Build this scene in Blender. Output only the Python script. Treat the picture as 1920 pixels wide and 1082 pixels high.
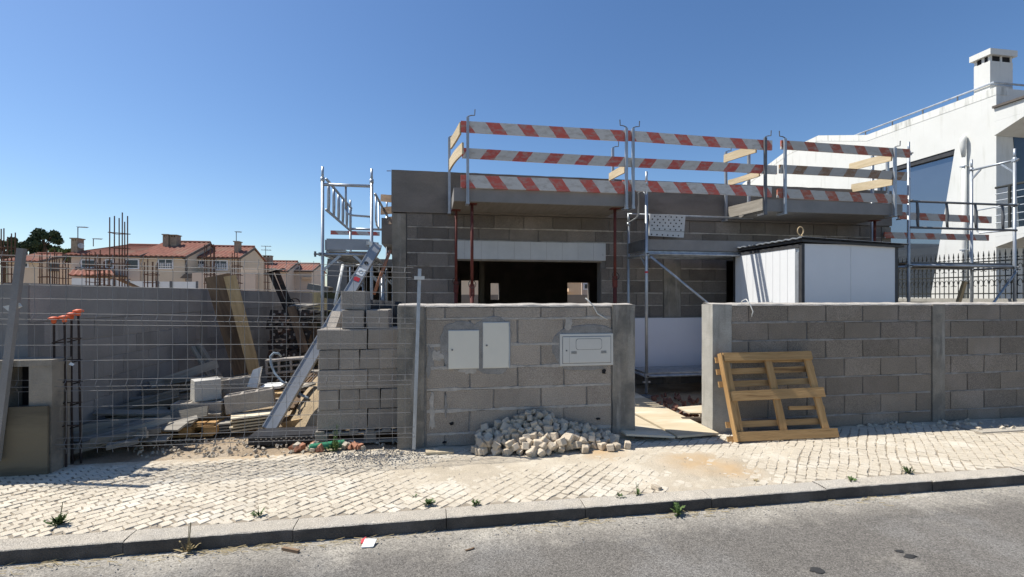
import bpy, math, random
from mathutils import Vector, Matrix, noise, Euler
random.seed(7)
RAD = math.radians
for o in list(bpy.data.objects):
    bpy.data.objects.remove(o)
S = bpy.context.scene
COL = S.collection

# ------------------------------------------------------------------ camera, sky, sun
TH, FPX, V0, EYE = RAD(9.5), 900.0, 557.0, 1.53
SN, CS = math.sin(TH), math.cos(TH)
cam = bpy.data.cameras.new('camera')
cam.sensor_width = 36
cam.lens = FPX / 1920 * 36
cam.shift_y = (V0 - 541) / 1920
cam.clip_start = 0.05
cam.clip_end = 3000
co = bpy.data.objects.new('camera', cam)
COL.objects.link(co)
co.location = (0, 0, EYE)
co.rotation_euler = (RAD(90), 0, -TH)
S.camera = co
TOSUN = Vector((-0.905, 0.36, 1.45)).normalized()
w = bpy.data.worlds.new('World')
S.world = w
w.use_nodes = True
nt = w.node_tree
bg = nt.nodes['Background']
sky = nt.nodes.new('ShaderNodeTexSky')
sky.sky_type = 'NISHITA'
sky.sun_disc = False
sky.sun_elevation = math.asin(TOSUN.z)
sky.sun_rotation = math.atan2(TOSUN.x, TOSUN.y)
sky.air_density = 1.0
sky.dust_density = 0.5
sky.ozone_density = 3.5
hs = nt.nodes.new('ShaderNodeHueSaturation')
hs.inputs['Saturation'].default_value = 1.15
hs.inputs['Hue'].default_value = 0.503
nt.links.new(sky.outputs[0], hs.inputs['Color'])
nt.links.new(hs.outputs[0], bg.inputs[0])
bg.inputs[1].default_value = 0.1
sl = bpy.data.lights.new('sun', 'SUN')
sl.energy = 4.8
sl.angle = RAD(0.5)
sl.color = (1.0, 0.955, 0.88)
so = bpy.data.objects.new('sun', sl)
COL.objects.link(so)
so.rotation_euler = TOSUN.to_track_quat('Z', 'Y').to_euler()
so.location = (-20, 8, 32)
S.view_settings.view_transform = 'Standard'
S.view_settings.look = 'None'
S.view_settings.exposure = 0.45
S.view_settings.gamma = 1

# ------------------------------------------------------------------ measuring helpers: photo measurement -> metres
def ray(u):
    t = (u - 960) / FPX
    return SN + t * CS, CS - t * SN
def at(u, v, Y):
    a, b = ray(u); s = Y / b
    return Vector((s * a, Y, EYE - s * (v - V0) / FPX))
def atx(u, v, X):
    a, b = ray(u); s = X / a
    return Vector((X, s * b, EYE - s * (v - V0) / FPX))
def atg(u, v, z=0.0):
    s = (EYE - z) * FPX / (v - V0); a, b = ray(u)
    return Vector((s * a, s * b, z))
def R(a, b): return random.uniform(a, b)
V = Vector

# ------------------------------------------------------------------ materials
M = {}
def pm(name, c1, c2=None, scale=6, rough=.85, bump=.25, bscale=90, metal=0, rnd=.0, fine=.0, fscale=240, streak=0,
       sc=None, coords='world', stretch=(1, 1, 1), spec=.3, sthr=(.45, .7), third=None, tscale=1.3, tthr=(.5, .62), trans=0):
    m = bpy.data.materials.new(name); M[name] = m
    m.use_nodes = True
    t = m.node_tree; N = t.nodes; L = t.links
    b = N['Principled BSDF']
    b.inputs['Roughness'].default_value = rough
    b.inputs['Metallic'].default_value = metal
    b.inputs['Specular IOR Level'].default_value = spec
    if c2 is None: c2 = tuple(x * .75 for x in c1)
    if coords == 'world':
        src = N.new('ShaderNodeNewGeometry').outputs['Position']
    else:
        src = N.new('ShaderNodeTexCoord').outputs['Object']
        oi = N.new('ShaderNodeObjectInfo')
        ad = N.new('ShaderNodeVectorMath'); ad.operation = 'ADD'
        ml = N.new('ShaderNodeMath'); ml.operation = 'MULTIPLY'; ml.inputs[1].default_value = 37.0
        L.new(oi.outputs['Random'], ml.inputs[0]); L.new(src, ad.inputs[0]); L.new(ml.outputs[0], ad.inputs[1])
        src = ad.outputs[0]
    mp = N.new('ShaderNodeVectorMath'); mp.operation = 'MULTIPLY'; mp.inputs[1].default_value = stretch
    L.new(src, mp.inputs[0])
    def ns(vec, sca, det=5, ro=.6):
        n = N.new('ShaderNodeTexNoise'); n.inputs['Scale'].default_value = sca; n.inputs['Detail'].default_value = det
        n.inputs['Roughness'].default_value = ro
        L.new(vec, n.inputs['Vector']); return n.outputs['Fac']
    def ramp(fac, a, bb):
        r = N.new('ShaderNodeMapRange'); r.inputs[1].default_value = a; r.inputs[2].default_value = bb
        L.new(fac, r.inputs[0]); return r.outputs[0]
    def mix(f, a, bb, mode='MIX'):
        x = N.new('ShaderNodeMix'); x.data_type = 'RGBA'; x.blend_type = mode
        if isinstance(f, (int, float)): x.inputs[0].default_value = f
        else: L.new(f, x.inputs[0])
        for i, q in ((6, a), (7, bb)):
            if isinstance(q, tuple): x.inputs[i].default_value = (*q, 1)
            else: L.new(q, x.inputs[i])
        return x.outputs[2]
    c = mix(ramp(ns(mp.outputs[0], scale), .32, .68), c1, c2)
    if third:
        c = mix(ramp(ns(mp.outputs[0], tscale, 4), *tthr), c, third)
    if streak:
        sv = N.new('ShaderNodeVectorMath'); sv.operation = 'MULTIPLY'; sv.inputs[1].default_value = (9, 9, 1.1)
        L.new(src, sv.inputs[0])
        c = mix(ramp(ns(sv.outputs[0], 1.0, 4), *sthr), c, sc or tuple(x * .5 for x in c1))
    if fine:
        c = mix(fine, c, mix(ramp(ns(src, fscale, 2), .35, .65), (0, 0, 0), (1, 1, 1)), 'OVERLAY')
    if rnd:
        oi2 = N.new('ShaderNodeObjectInfo')
        r = N.new('ShaderNodeMapRange'); r.inputs[3].default_value = 1 - rnd; r.inputs[4].default_value = 1 + rnd
        L.new(oi2.outputs['Random'], r.inputs[0])
        vm = N.new('ShaderNodeVectorMath'); vm.operation = 'SCALE'
        L.new(c, vm.inputs[0]); L.new(r.outputs[0], vm.inputs['Scale']); c = vm.outputs[0]
    L.new(c, b.inputs['Base Color'])
    if bump:
        bn = N.new('ShaderNodeBump'); bn.inputs['Strength'].default_value = bump; bn.inputs['Distance'].default_value = .02
        L.new(ns(mp.outputs[0], bscale, 4), bn.inputs['Height']); L.new(bn.outputs[0], b.inputs['Normal'])
    if trans:
        b.inputs['Transmission Weight'].default_value = trans
    return m
pm('block', (.272, .232, .186), (.240, .204, .163), 5, .95, .8, 120, rnd=.16, fine=.4, fscale=170, third=(.29, .247, .203), tscale=1.4)
pm('block_gate', (.43, .368, .30), (.38, .325, .265), 5, .95, .9, 120, rnd=.09, fine=.32, fscale=150, third=(.45, .386, .315), tscale=1.4)
pm('block_light', (.34, .305, .262), (.285, .255, .22), 7, .95, .5, 130, rnd=.12, fine=.3, fscale=220)
pm('block_house', (.20, .178, .155), (.17, .151, .131), 6, .95, .6, 120, rnd=.24, fine=.4, fscale=150, third=(.225, .2, .175), tscale=1.4)
pm('block_boundary', (.30, .279, .257), (.255, .237, .218), 3, .95, .4, 90, rnd=.14, fine=.2, third=(.34, .317, .292), tscale=.9, streak=1, sc=(.2, .186, .172), sthr=(.58, .85))
pm('mortar', (.33, .315, .29), (.24, .228, .21), 11, .95, .6, 110, fine=.25)
pm('mortar_dark', (.2, .19, .175), (.15, .143, .13), 11, .95, .5, 110)
pm('mortar_light', (.54, .50, .44), (.38, .35, .31), 14, .95, .7, 120)
pm('concrete', (.30, .27, .222), (.215, .193, .16), 5, .9, .35, 70, streak=1, sc=(.38, .36, .32), sthr=(.54, .75), fine=.2, third=(.16, .15, .13), tscale=2.2)
pm('concrete_pale', (.40, .385, .345), (.31, .30, .265), 6, .9, .35, 80, streak=1, sc=(.24, .23, .2), sthr=(.55, .8), fine=.2)
pm('concrete_beam', (.235, .213, .186), (.17, .154, .135), 2.2, .9, .3, 60, fine=.2, third=(.13, .118, .103), tscale=1.6, tthr=(.5, .7), stretch=(.55, 1, 1.5))
pm('concrete_slab', (.265, .252, .236), (.215, .204, .191), 3, .85, .2, 60, fine=.12)
pm('concrete_soffit', (.27, .25, .225), (.21, .195, .17), 3, .9, .2, 60, stretch=(6, .6, 1))
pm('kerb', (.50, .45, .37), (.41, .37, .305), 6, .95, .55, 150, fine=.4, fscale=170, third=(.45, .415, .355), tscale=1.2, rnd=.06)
pm('kerb_dark', (.10, .088, .076), (.068, .06, .052), 6, .95, .5, 120, fine=.3, third=(.13, .115, .1), tscale=2.0)
pm('limestone', (.60, .53, .415), (.54, .475, .37), 14, .9, .5, 160, rnd=.12, fine=.2, third=(.66, .60, .49), tscale=2.0)
pm('cobble', (.64, .54, .41), (.48, .405, .305), 16, .9, .5, 110, rnd=.18, fine=.15, coords='object')
pm('sand', (.54, .468, .36), (.45, .387, .29), 4, .98, .6, 160, fine=.35, fscale=300, third=(.64, .57, .45), tscale=1.0)
pm('joint_dirt', (.36, .31, .24), (.26, .222, .17), 8, .98, .5, 120, third=(.33, .28, .21), tscale=1.2)
pm('block_pale', (.52, .50, .455), (.46, .44, .40), 7, .95, .4, 130, fine=.2)
pm('soil', (.38, .295, .2), (.26, .2, .135), 3, .98, .8, 50, fine=.35, third=(.42, .36, .28), tscale=.8)
pm('sand_heap', (.42, .33, .215), (.33, .255, .165), 5, .98, .7, 70, fine=.35)
pm('gravel', (.36, .345, .32), (.24, .23, .215), 30, .95, .4, 120, rnd=.1)
pm('rubble', (.64, .56, .44), (.48, .42, .33), 18, .95, .5, 90, rnd=.2)
pm('brick_red', (.42, .21, .13), (.36, .16, .1), 18, .95, .4, 90, rnd=.2)
pm('steel', (.46, .49, .52), (.36, .39, .42), 12, .45, .05, 80, metal=.55, spec=.5, streak=1, sc=(.28, .30, .32))
pm('wire', (.23, .23, .23), (.17, .17, .17), 9, .55, 0, metal=.3)
pm('steel_dark', (.16, .165, .17), (.11, .113, .12), 9, .6, .1, 80, metal=.3)
pm('steel_black', (.05, .043, .04), (.028, .025, .024), 14, .7, .2, 80, metal=.2, third=(.10, .06, .045), tscale=6)
pm('alu', (.34, .355, .37), (.29, .305, .32), 5, .6, .05, 60, metal=.1, spec=.4)
pm('red_steel', (.17, .042, .03), (.09, .024, .02), 10, .7, .25, 80, third=(.27, .12, .09), tscale=9, tthr=(.58, .7))
pm('rebar', (.16, .085, .055), (.09, .052, .038), 20, .9, .3, 120, metal=.15)
pm('rebar_near', (.055, .04, .035), (.03, .024, .022), 20, .9, .3, 120)
pm('cap_orange', (.78, .17, .07), (.62, .12, .05), 20, .55, .05, 60, rnd=.1)
pm('pine', (.56, .40, .215), (.42, .28, .135), 1.0, .8, .35, 4, coords='object', stretch=(2.2, 26, 26), rnd=.12, third=(.30, .18, .08), tscale=.45, tthr=(.64, .74))
pm('pine_pale', (.56, .46, .31), (.45, .36, .22), 1.0, .85, .3, 4, coords='object', stretch=(2.2, 26, 26), rnd=.12, third=(.36, .27, .16), tscale=.45, tthr=(.62, .74))
pm('dark_ply', (.12, .105, .075), (.085, .075, .055), 1.0, .9, .2, 4, coords='object', stretch=(1.2, 7, 7), third=(.15, .13, .09), tscale=.6)
pm('brick_dark', (.24, .12, .085), (.18, .085, .06), 18, .95, .4, 90, rnd=.3)
pm('pallet_wood', (.50, .31, .135), (.34, .20, .08), 1.0, .8, .4, 4, coords='object', stretch=(2.2, 24, 24), rnd=.14, third=(.21, .115, .045), tscale=.5, tthr=(.6, .72))
pm('old_wood', (.31, .285, .24), (.2, .18, .15), 1.0, .9, .4, 4, coords='object', stretch=(2.0, 26, 26), rnd=.25)
pm('brown_wood', (.23, .155, .095), (.145, .095, .058), 1.0, .85, .35, 4, coords='object', stretch=(1.5, 18, 18), rnd=.2, third=(.11, .075, .05), tscale=.35)
pm('mossy_wood', (.12, .115, .055), (.06, .056, .032), 1.0, .95, .4, 4, coords='object', stretch=(2, 22, 22), rnd=.25)
pm('plywood', (.56, .47, .325), (.47, .385, .255), 1.0, .85, .2, 4, coords='object', stretch=(1.2, 7, 7), rnd=.08, third=(.63, .56, .43), tscale=.6)
pm('eps', (.56, .58, .58), (.50, .52, .52), 5, .9, .15, 120, third=(.33, .35, .36), tscale=7, tthr=(.66, .72))
pm('eps_blue', (.76, .76, .79), (.72, .72, .755), 2, .9, .06, 60)
pm('cabinet', (.70, .665, .565), (.67, .635, .54), 4, .5, .0, 60)
pm('cabinet_grey', (.60, .585, .53), (.57, .555, .505), 4, .5, .0, 60)
pm('dark_gap', (.02, .02, .022), (.012, .012, .014), 9, .9, 0)
pm('shed_white', (.74, .75, .75), (.71, .72, .72), 3, .45, .03, 40)
pm('shed_trim', (.06, .06, .062), (.04, .04, .042), 9, .5, 0)
pm('house_white', (.68, .68, .645), (.64, .64, .60), 2, .9, .12, 120, streak=1, sc=(.52, .52, .47), sthr=(.56, .85))
pm('house_stain', (.68, .68, .635), (.70, .70, .66), 9, .9, .12, 120, streak=1, sc=(.33, .33, .29), sthr=(.5, .75))
pm('cream', (.62, .52, .40), (.57, .475, .365), .8, .95, .1, 60)
pm('cream_pink', (.60, .49, .40), (.55, .45, .37), .8, .95, .1, 60)
pm('peach', (.66, .48, .32), (.60, .43, .28), .8, .95, .1, 60)
pm('white_wall', (.78, .79, .77), (.70, .71, .70), 1.2, .95, .1, 60)
pm('yellow_wall', (.42, .36, .2), (.33, .29, .17), 2.5, .95, .2, 60, streak=1, sc=(.2, .19, .12))
pm('roof_tile', (.31, .125, .085), (.21, .085, .06), 2.2, .9, .3, 20, third=(.26, .145, .10), tscale=.6)
pm('dark_stone', (.14, .12, .105), (.09, .08, .072), 6, .9, .2, 60)
pm('chimney_stone', (.33, .28, .21), (.22, .185, .14), 6, .9, .2, 60)
pm('window_dark', (.035, .045, .06), (.025, .032, .045), 6, .15, 0, spec=.6)
pm('frame_white', (.75, .76, .78), (.70, .71, .73), 6, .6, 0)
pm('glass_tint', (.19, .225, .27), (.18, .215, .26), 3, .03, 0, spec=1.0, metal=.75)
pm('iron', (.035, .038, .036), (.02, .022, .021), 12, .7, .1)
pm('conduit', (.62, .62, .58), (.52, .52, .49), 20, .6, .1)
pm('hose_blue', (.32, .39, .44), (.26, .32, .37), 20, .5, .1)
pm('pipe_green', (.04, .24, .13), (.03, .17, .09), 20, .45, .1, third=(.12, .20, .13), tscale=6)
pm('plastic_black', (.028, .028, .03), (.018, .018, .02), 8, .45, .3, 30)
pm('leaf_dark', (.06, .09, .042), (.035, .055, .028), .9, .8, 0, rnd=.1)
pm('leaf_mid', (.12, .165, .05), (.07, .11, .033), .9, .8, 0)
pm('leaf_weed', (.10, .15, .045), (.06, .10, .03), 30, .8, 0, rnd=.25)
pm('leaf_dry', (.36, .29, .16), (.27, .21, .11), 30, .9, 0)
pm('bark', (.12, .09, .065), (.07, .055, .042), 9, .95, .4, 30)
pm('red_label', (.55, .04, .05), (.5, .035, .045), 9, .5, 0)
pm('paper_white', (.8, .8, .76), (.74, .74, .7), 12, .8, 0)
pm('rope', (.55, .42, .25), (.42, .31, .18), 60, .9, .2)
pm('oil', (.03, .03, .03), (.045, .044, .042), 20, .8, .2)

def asphalt():
    m = pm('asphalt', (.165, .152, .133), (.14, .129, .113), 2.1, .95, .45, 210, fine=.4, fscale=190, third=(.19, .18, .163), tscale=.9)
    t = m.node_tree; N = t.nodes; L = t.links; b = N['Principled BSDF']
    src = b.inputs['Base Color'].links[0].from_socket
    g = N.new('ShaderNodeNewGeometry'); sp = N.new('ShaderNodeSeparateXYZ'); L.new(g.outputs['Position'], sp.inputs[0])
    n = N.new('ShaderNodeTexNoise'); n.inputs['Scale'].default_value = 2.6; n.inputs['Detail'].default_value = 6; n.inputs['Roughness'].default_value = .7
    L.new(g.outputs['Position'], n.inputs['Vector'])
    # dust swept along the gutter: a strip that follows the kerb
    r = N.new('ShaderNodeMapRange'); r.inputs[1].default_value = 2.9; r.inputs[2].default_value = 3.36; L.new(sp.outputs[1], r.inputs[0])
    a = N.new('ShaderNodeMath'); a.operation = 'MULTIPLY_ADD'; a.inputs[1].default_value = 1.0; L.new(r.outputs[0], a.inputs[0])
    r2 = N.new('ShaderNodeMapRange'); r2.inputs[1].default_value = .48; r2.inputs[2].default_value = .78; r2.inputs[3].default_value = -.25; r2.inputs[4].default_value = .42
    L.new(n.outputs['Fac'], r2.inputs[0]); L.new(r2.outputs[0], a.inputs[2]); a.use_clamp = True
    x = N.new('ShaderNodeMix'); x.data_type = 'RGBA'; L.new(a.outputs[0], x.inputs[0]); L.new(src, x.inputs[6]); x.inputs[7].default_value = (.42, .385, .32, 1)
    # pale and dark stone grains
    vo = N.new('ShaderNodeTexVoronoi'); vo.inputs['Scale'].default_value = 120; L.new(g.outputs['Position'], vo.inputs['Vector'])
    sc = N.new('ShaderNodeSeparateColor'); L.new(vo.outputs['Color'], sc.inputs[0])
    r3 = N.new('ShaderNodeMapRange'); r3.inputs[3].default_value = .66; r3.inputs[4].default_value = 1.36; L.new(sc.outputs[0], r3.inputs[0])
    vm = N.new('ShaderNodeVectorMath'); vm.operation = 'SCALE'; L.new(x.outputs[2], vm.inputs[0]); L.new(r3.outputs[0], vm.inputs['Scale'])
    L.new(vm.outputs[0], b.inputs['Base Color'])
asphalt()
def tan_patch():   # spilled tan building sand on the dusty pavement
    t = M['sand'].node_tree; N = t.nodes; L = t.links; b = N['Principled BSDF']; src = b.inputs['Base Color'].links[0].from_socket
    g = N.new('ShaderNodeNewGeometry'); fac = None
    for (u, v, rad) in ((1310, 868, .42), (1370, 880, .3), (1130, 848, .3), (500, 838, .8)):
        p = atg(u, v); d = N.new('ShaderNodeVectorMath'); d.operation = 'DISTANCE'; L.new(g.outputs['Position'], d.inputs[0]); d.inputs[1].default_value = p
        r = N.new('ShaderNodeMapRange'); r.inputs[1].default_value = rad; r.inputs[2].default_value = 0; L.new(d.outputs['Value'], r.inputs[0])
        if fac is None: fac = r.outputs[0]
        else:
            mx = N.new('ShaderNodeMath'); mx.operation = 'MAXIMUM'; L.new(fac, mx.inputs[0]); L.new(r.outputs[0], mx.inputs[1]); fac = mx.outputs[0]
    n = N.new('ShaderNodeTexNoise'); n.inputs['Scale'].default_value = 6; n.inputs['Detail'].default_value = 6; L.new(g.outputs['Position'], n.inputs['Vector'])
    ml = N.new('ShaderNodeMath'); ml.operation = 'MULTIPLY'; L.new(fac, ml.inputs[0]); L.new(n.outputs['Fac'], ml.inputs[1])
    m2 = N.new('ShaderNodeMath'); m2.operation = 'MULTIPLY'; m2.inputs[1].default_value = 2.2; m2.use_clamp = True; L.new(ml.outputs[0], m2.inputs[0])
    x = N.new('ShaderNodeMix'); x.data_type = 'RGBA'; L.new(m2.outputs[0], x.inputs[0]); L.new(src, x.inputs[6]); x.inputs[7].default_value = (.52, .375, .22, 1); L.new(x.outputs[2], b.inputs['Base Color'])
tan_patch()

def stripes(name, red, white, slope, period=.42, duty=.42, phase=0.0):
    m = bpy.data.materials.new(name); M[name] = m; m.use_nodes = True
    t = m.node_tree; N = t.nodes; L = t.links; b = N['Principled BSDF']; b.inputs['Roughness'].default_value = .8
    tc = N.new('ShaderNodeTexCoord'); sp = N.new('ShaderNodeSeparateXYZ'); L.new(tc.outputs['Object'], sp.inputs[0])
    a = N.new('ShaderNodeMath'); a.operation = 'MULTIPLY_ADD'; a.inputs[1].default_value = slope
    L.new(sp.outputs[2], a.inputs[0]); L.new(sp.outputs[0], a.inputs[2])
    n0 = N.new('ShaderNodeTexNoise'); n0.inputs['Scale'].default_value = 14; L.new(tc.outputs['Object'], n0.inputs['Vector'])
    a2 = N.new('ShaderNodeMath'); a2.operation = 'MULTIPLY_ADD'; a2.inputs[1].default_value = .03; L.new(n0.outputs['Fac'], a2.inputs[0]); L.new(a.outputs[0], a2.inputs[2])
    d = N.new('ShaderNodeMath'); d.operation = 'MULTIPLY_ADD'; d.inputs[1].default_value = 1 / period; d.inputs[2].default_value = 10 + phase; L.new(a2.outputs[0], d.inputs[0])
    fr = N.new('ShaderNodeMath'); fr.operation = 'FRACT'; L.new(d.outputs[0], fr.inputs[0])
    lt = N.new('ShaderNodeMath'); lt.operation = 'LESS_THAN'; lt.inputs[1].default_value = duty; L.new(fr.outputs[0], lt.inputs[0])
    x = N.new('ShaderNodeMix'); x.data_type = 'RGBA'; L.new(lt.outputs[0], x.inputs[0]); x.inputs[6].default_value = (*white, 1); x.inputs[7].default_value = (*red, 1)
    n = N.new('ShaderNodeTexNoise'); n.inputs['Scale'].default_value = 9; n.inputs['Detail'].default_value = 8; n.inputs['Roughness'].default_value = .72
    mp = N.new('ShaderNodeVectorMath'); mp.operation = 'MULTIPLY'; mp.inputs[1].default_value = (1, 3, 2.4); L.new(tc.outputs['Object'], mp.inputs[0]); L.new(mp.outputs[0], n.inputs['Vector'])
    r = N.new('ShaderNodeMapRange'); r.inputs[1].default_value = .47; r.inputs[2].default_value = .68; r.inputs[4].default_value = .8; L.new(n.outputs['Fac'], r.inputs[0])
    y = N.new('ShaderNodeMix'); y.data_type = 'RGBA'; L.new(r.outputs[0], y.inputs[0]); L.new(x.outputs[2], y.inputs[6]); y.inputs[7].default_value = (.40, .355, .30, 1)
    L.new(y.outputs[2], b.inputs['Base Color'])
WHITEP = (.60, .575, .53)
stripes('stripe_a', (.58, .12, .09), WHITEP, .75, .475, .44, .1)
stripes('stripe_b', (.50, .09, .07), (.54, .52, .475), -.75, .475, .43, .3)
stripes('stripe_c', (.40, .115, .07), (.47, .45, .41), .6, .47, .42)
stripes('stripe_d', (.26, .155, .09), (.43, .41, .37), -.6, .47, .42, .4)

# ------------------------------------------------------------------ mesh helpers
OFF = {}
class MB:
    def __init__(s): s.v = []; s.f = []
    def quad(s, *p):
        n = len(s.v); s.v += [V(q) for q in p]; s.f.append(tuple(range(n, n + len(p)))); return s
    def hexa(s, p):
        n = len(s.v); s.v += [V(q) for q in p]
        for f in ((0, 3, 2, 1), (4, 5, 6, 7), (0, 1, 5, 4), (1, 2, 6, 5), (2, 3, 7, 6), (3, 0, 4, 7)): s.f.append(tuple(n + i for i in f))
        return s
    def box(s, x0, x1, y0, y1, z0, z1):
        return s.hexa([(x0, y0, z0), (x1, y0, z0), (x1, y1, z0), (x0, y1, z0), (x0, y0, z1), (x1, y0, z1), (x1, y1, z1), (x0, y1, z1)])
    def bar(s, p0, p1, w, h, up=(0, 0, 1)):
        p0, p1 = V(p0), V(p1); d = (p1 - p0).normalized(); up = V(up)
        if abs(d.dot(up)) > .98: up = V((0, 1, 0))
        r = d.cross(up).normalized(); u = r.cross(d).normalized()
        r *= w / 2; u *= h / 2
        return s.hexa([p0 - r - u, p0 + r - u, p1 + r - u, p1 - r - u, p0 - r + u, p0 + r + u, p1 + r + u, p1 - r + u])
    def path(s, pts, r, n=8, cap=True):
        pts = [V(p) for p in pts]; rs = r if isinstance(r, (list, tuple)) else [r] * len(pts)
        base = len(s.v); prev = None
        for i, p in enumerate(pts):
            a = pts[max(i - 1, 0)]; b = pts[min(i + 1, len(pts) - 1)]; d = (b - a).normalized()
            if prev is None:
                ref = V((0, 0, 1)) if abs(d.z) < .9 else V((1, 0, 0)); x = d.cross(ref).normalized()
            else:
                x = (prev - d * prev.dot(d)).normalized()
            prev = x; y = d.cross(x)
            for k in range(n):
                an = 2 * math.pi * k / n; s.v.append(p + (x * math.cos(an) + y * math.sin(an)) * rs[i])
        for i in range(len(pts) - 1):
            for k in range(n):
                a = base + i * n + k; b = base + i * n + (k + 1) % n; s.f.append((a, b, b + n, a + n))
        if cap:
            s.f.append(tuple(base + k for k in reversed(range(n)))); e = base + (len(pts) - 1) * n; s.f.append(tuple(e + k for k in range(n)))
        return s
    def tube(s, p0, p1, r, n=8): return s.path([p0, p1], r, n)
    def prism(s, poly, vec):
        vec = V(vec); n = len(s.v); k = len(poly); s.v += [V(p) for p in poly] + [V(p) + vec for p in poly]
        s.f.append(tuple(range(n, n + k))[::-1]); s.f.append(tuple(range(n + k, n + 2 * k)))
        for i in range(k): j = (i + 1) % k; s.f.append((n + i, n + j, n + k + j, n + k + i))
        return s
    def rock(s, c, r, squash=.7):
        c = V(c); q = Euler((R(0, 6), R(0, 6), R(0, 6))).to_matrix(); a, b, d = R(.7, 1.1) * r, R(.7, 1.1) * r, R(.6, 1) * r * squash
        pts = []
        for sx in (-1, 1):
            for sy in (-1, 1):
                for sz in (-1, 1): pts.append(q @ V((sx * a * R(.5, 1), sy * b * R(.5, 1), sz * d * R(.5, 1))) + c)
        o = [pts[i] for i in (0, 4, 6, 2, 1, 5, 7, 3)]
        return s.hexa(o)
    def mesh(s, name, off=V((0, 0, 0)), smooth=False):
        me = bpy.data.meshes.new(name); me.from_pydata([tuple(p - off) for p in s.v], [], s.f); me.update()
        if smooth:
            me.polygons.foreach_set('use_smooth', [True] * len(me.polygons))
        return me
    def build(s, name, mat, parent=None, smooth=False, label=None):
        if parent is None:
            lo = V((min(p.x for p in s.v), min(p.y for p in s.v), min(p.z for p in s.v))); hi = V((max(p.x for p in s.v), max(p.y for p in s.v), 0))
            off = V(((lo.x + hi.x) / 2, (lo.y + hi.y) / 2, lo.z))
        else: off = OFF[parent.name]
        me = s.mesh(name, off, smooth); me.materials.append(M[mat])
        o = bpy.data.objects.new(name, me); COL.objects.link(o)
        if parent is None: o.location = off
        else: o.parent = parent
        OFF[o.name] = off
        if label: o['label'] = label
        return o
def fixn(o):
    import bmesh
    b = bmesh.new(); b.from_mesh(o.data); bmesh.ops.recalc_face_normals(b, faces=b.faces); b.to_mesh(o.data); b.free(); return o
def thing(name, label, cat, loc=(0, 0, 0), group=None):
    o = bpy.data.objects.new(name, None); COL.objects.link(o); o.location = loc; o.empty_display_size = .1
    OFF[o.name] = V(loc); tag(o, label, cat, group); return o
def tag(o, label=None, cat=None, group=None, kind=None):
    if label: o['label'] = label
    if cat: o['category'] = cat
    if group: o['group'] = group
    if kind: o['kind'] = kind
    return o
def put(name, me, mat, loc, rot=None, parent=None):
    """a piece with shared mesh data at a world place"""
    o = bpy.data.objects.new(name, me); COL.objects.link(o)
    if mat and not me.materials: me.materials.append(M[mat])
    if parent: o.parent = parent; o.location = V(loc) - OFF[parent.name]
    else: o.location = loc
    if rot is not None: o.rotation_euler = rot
    OFF[o.name] = V(loc); return o
def frame(p0, p1, up):
    d = (p1 - p0).normalized(); up = V(up)
    if abs(d.dot(up)) > .98: up = V((0, 1, 0))
    y = up.cross(d).normalized(); z = d.cross(y).normalized()
    return Matrix((d, y, z)).transposed()
def plank(name, p0, p1, wz, ty, mat, parent=None, up=(0, 0, 1), warp=.004):
    """a board from p0 to p1: wz across (along up), ty thick; its own axes so that grain and paint follow it"""
    p0, p1 = V(p0), V(p1); L = (p1 - p0).length; m = MB(); n = 5
    k0 = R(-warp, warp)
    for i in range(n + 1):
        x = L * i / n; b = math.sin(i / n * math.pi) * k0; j = R(-.0012, .0012)
        m.v += [V((x, b - ty / 2, -wz / 2 + j)), V((x, b + ty / 2, -wz / 2 + j)), V((x, b + ty / 2, wz / 2 + j)), V((x, b - ty / 2, wz / 2 + j))]
        if i:
            a = (i - 1) * 4; c = i * 4
            for q in range(4): m.f.append((a + q, a + (q + 1) % 4, c + (q + 1) % 4, c + q))
    m.f.append((3, 2, 1, 0)); e = n * 4; m.f.append((e, e + 1, e + 2, e + 3))
    me = m.mesh(name); me.materials.append(M[mat])
    o = bpy.data.objects.new(name, me); COL.objects.link(o); o.rotation_euler = frame(p0, p1, up).to_euler()
    if parent: o.parent = parent; o.location = p0 - OFF[parent.name]
    else: o.location = p0
    OFF[o.name] = p0; fixn(o); return o
def copy_tree(o, parent=None):
    c = o.copy(); COL.objects.link(c); c.parent = parent
    for ch in o.children: copy_tree(ch, c)
    return c
_bc = {}
def block_mesh(l, t, h, mat, var):
    k = (round(l, 2), round(t, 3), round(h, 3), mat, var)
    if k in _bc: return _bc[k]
    m = MB(); b = .006; rr = random.Random(hash(k[:3]) + var)
    def ring(x0, x1, z0, z1, y):
        n = len(m.v)
        for (x, z) in ((x0, z0), (x1, z0), (x1, z1), (x0, z1)): m.v.append(V((x + rr.uniform(-.0055, .0055), y, z + rr.uniform(-.005, .005))))
        return n
    a = ring(b, l - b, b, h - b, 0); c = ring(0, l, 0, h, b); d = ring(0, l, 0, h, t - b); e = ring(b, l - b, b, h - b, t)
    m.f.append((a, a + 1, a + 2, a + 3)); m.f.append((e + 3, e + 2, e + 1, e))
    for p, q in ((a, c), (c, d), (d, e)):
        for i in range(4): j = (i + 1) % 4; m.f.append((p + j, p + i, q + i, q + j))
    me = m.mesh('block'); me.materials.append(M[mat]); _bc[k] = me; return me
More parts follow.
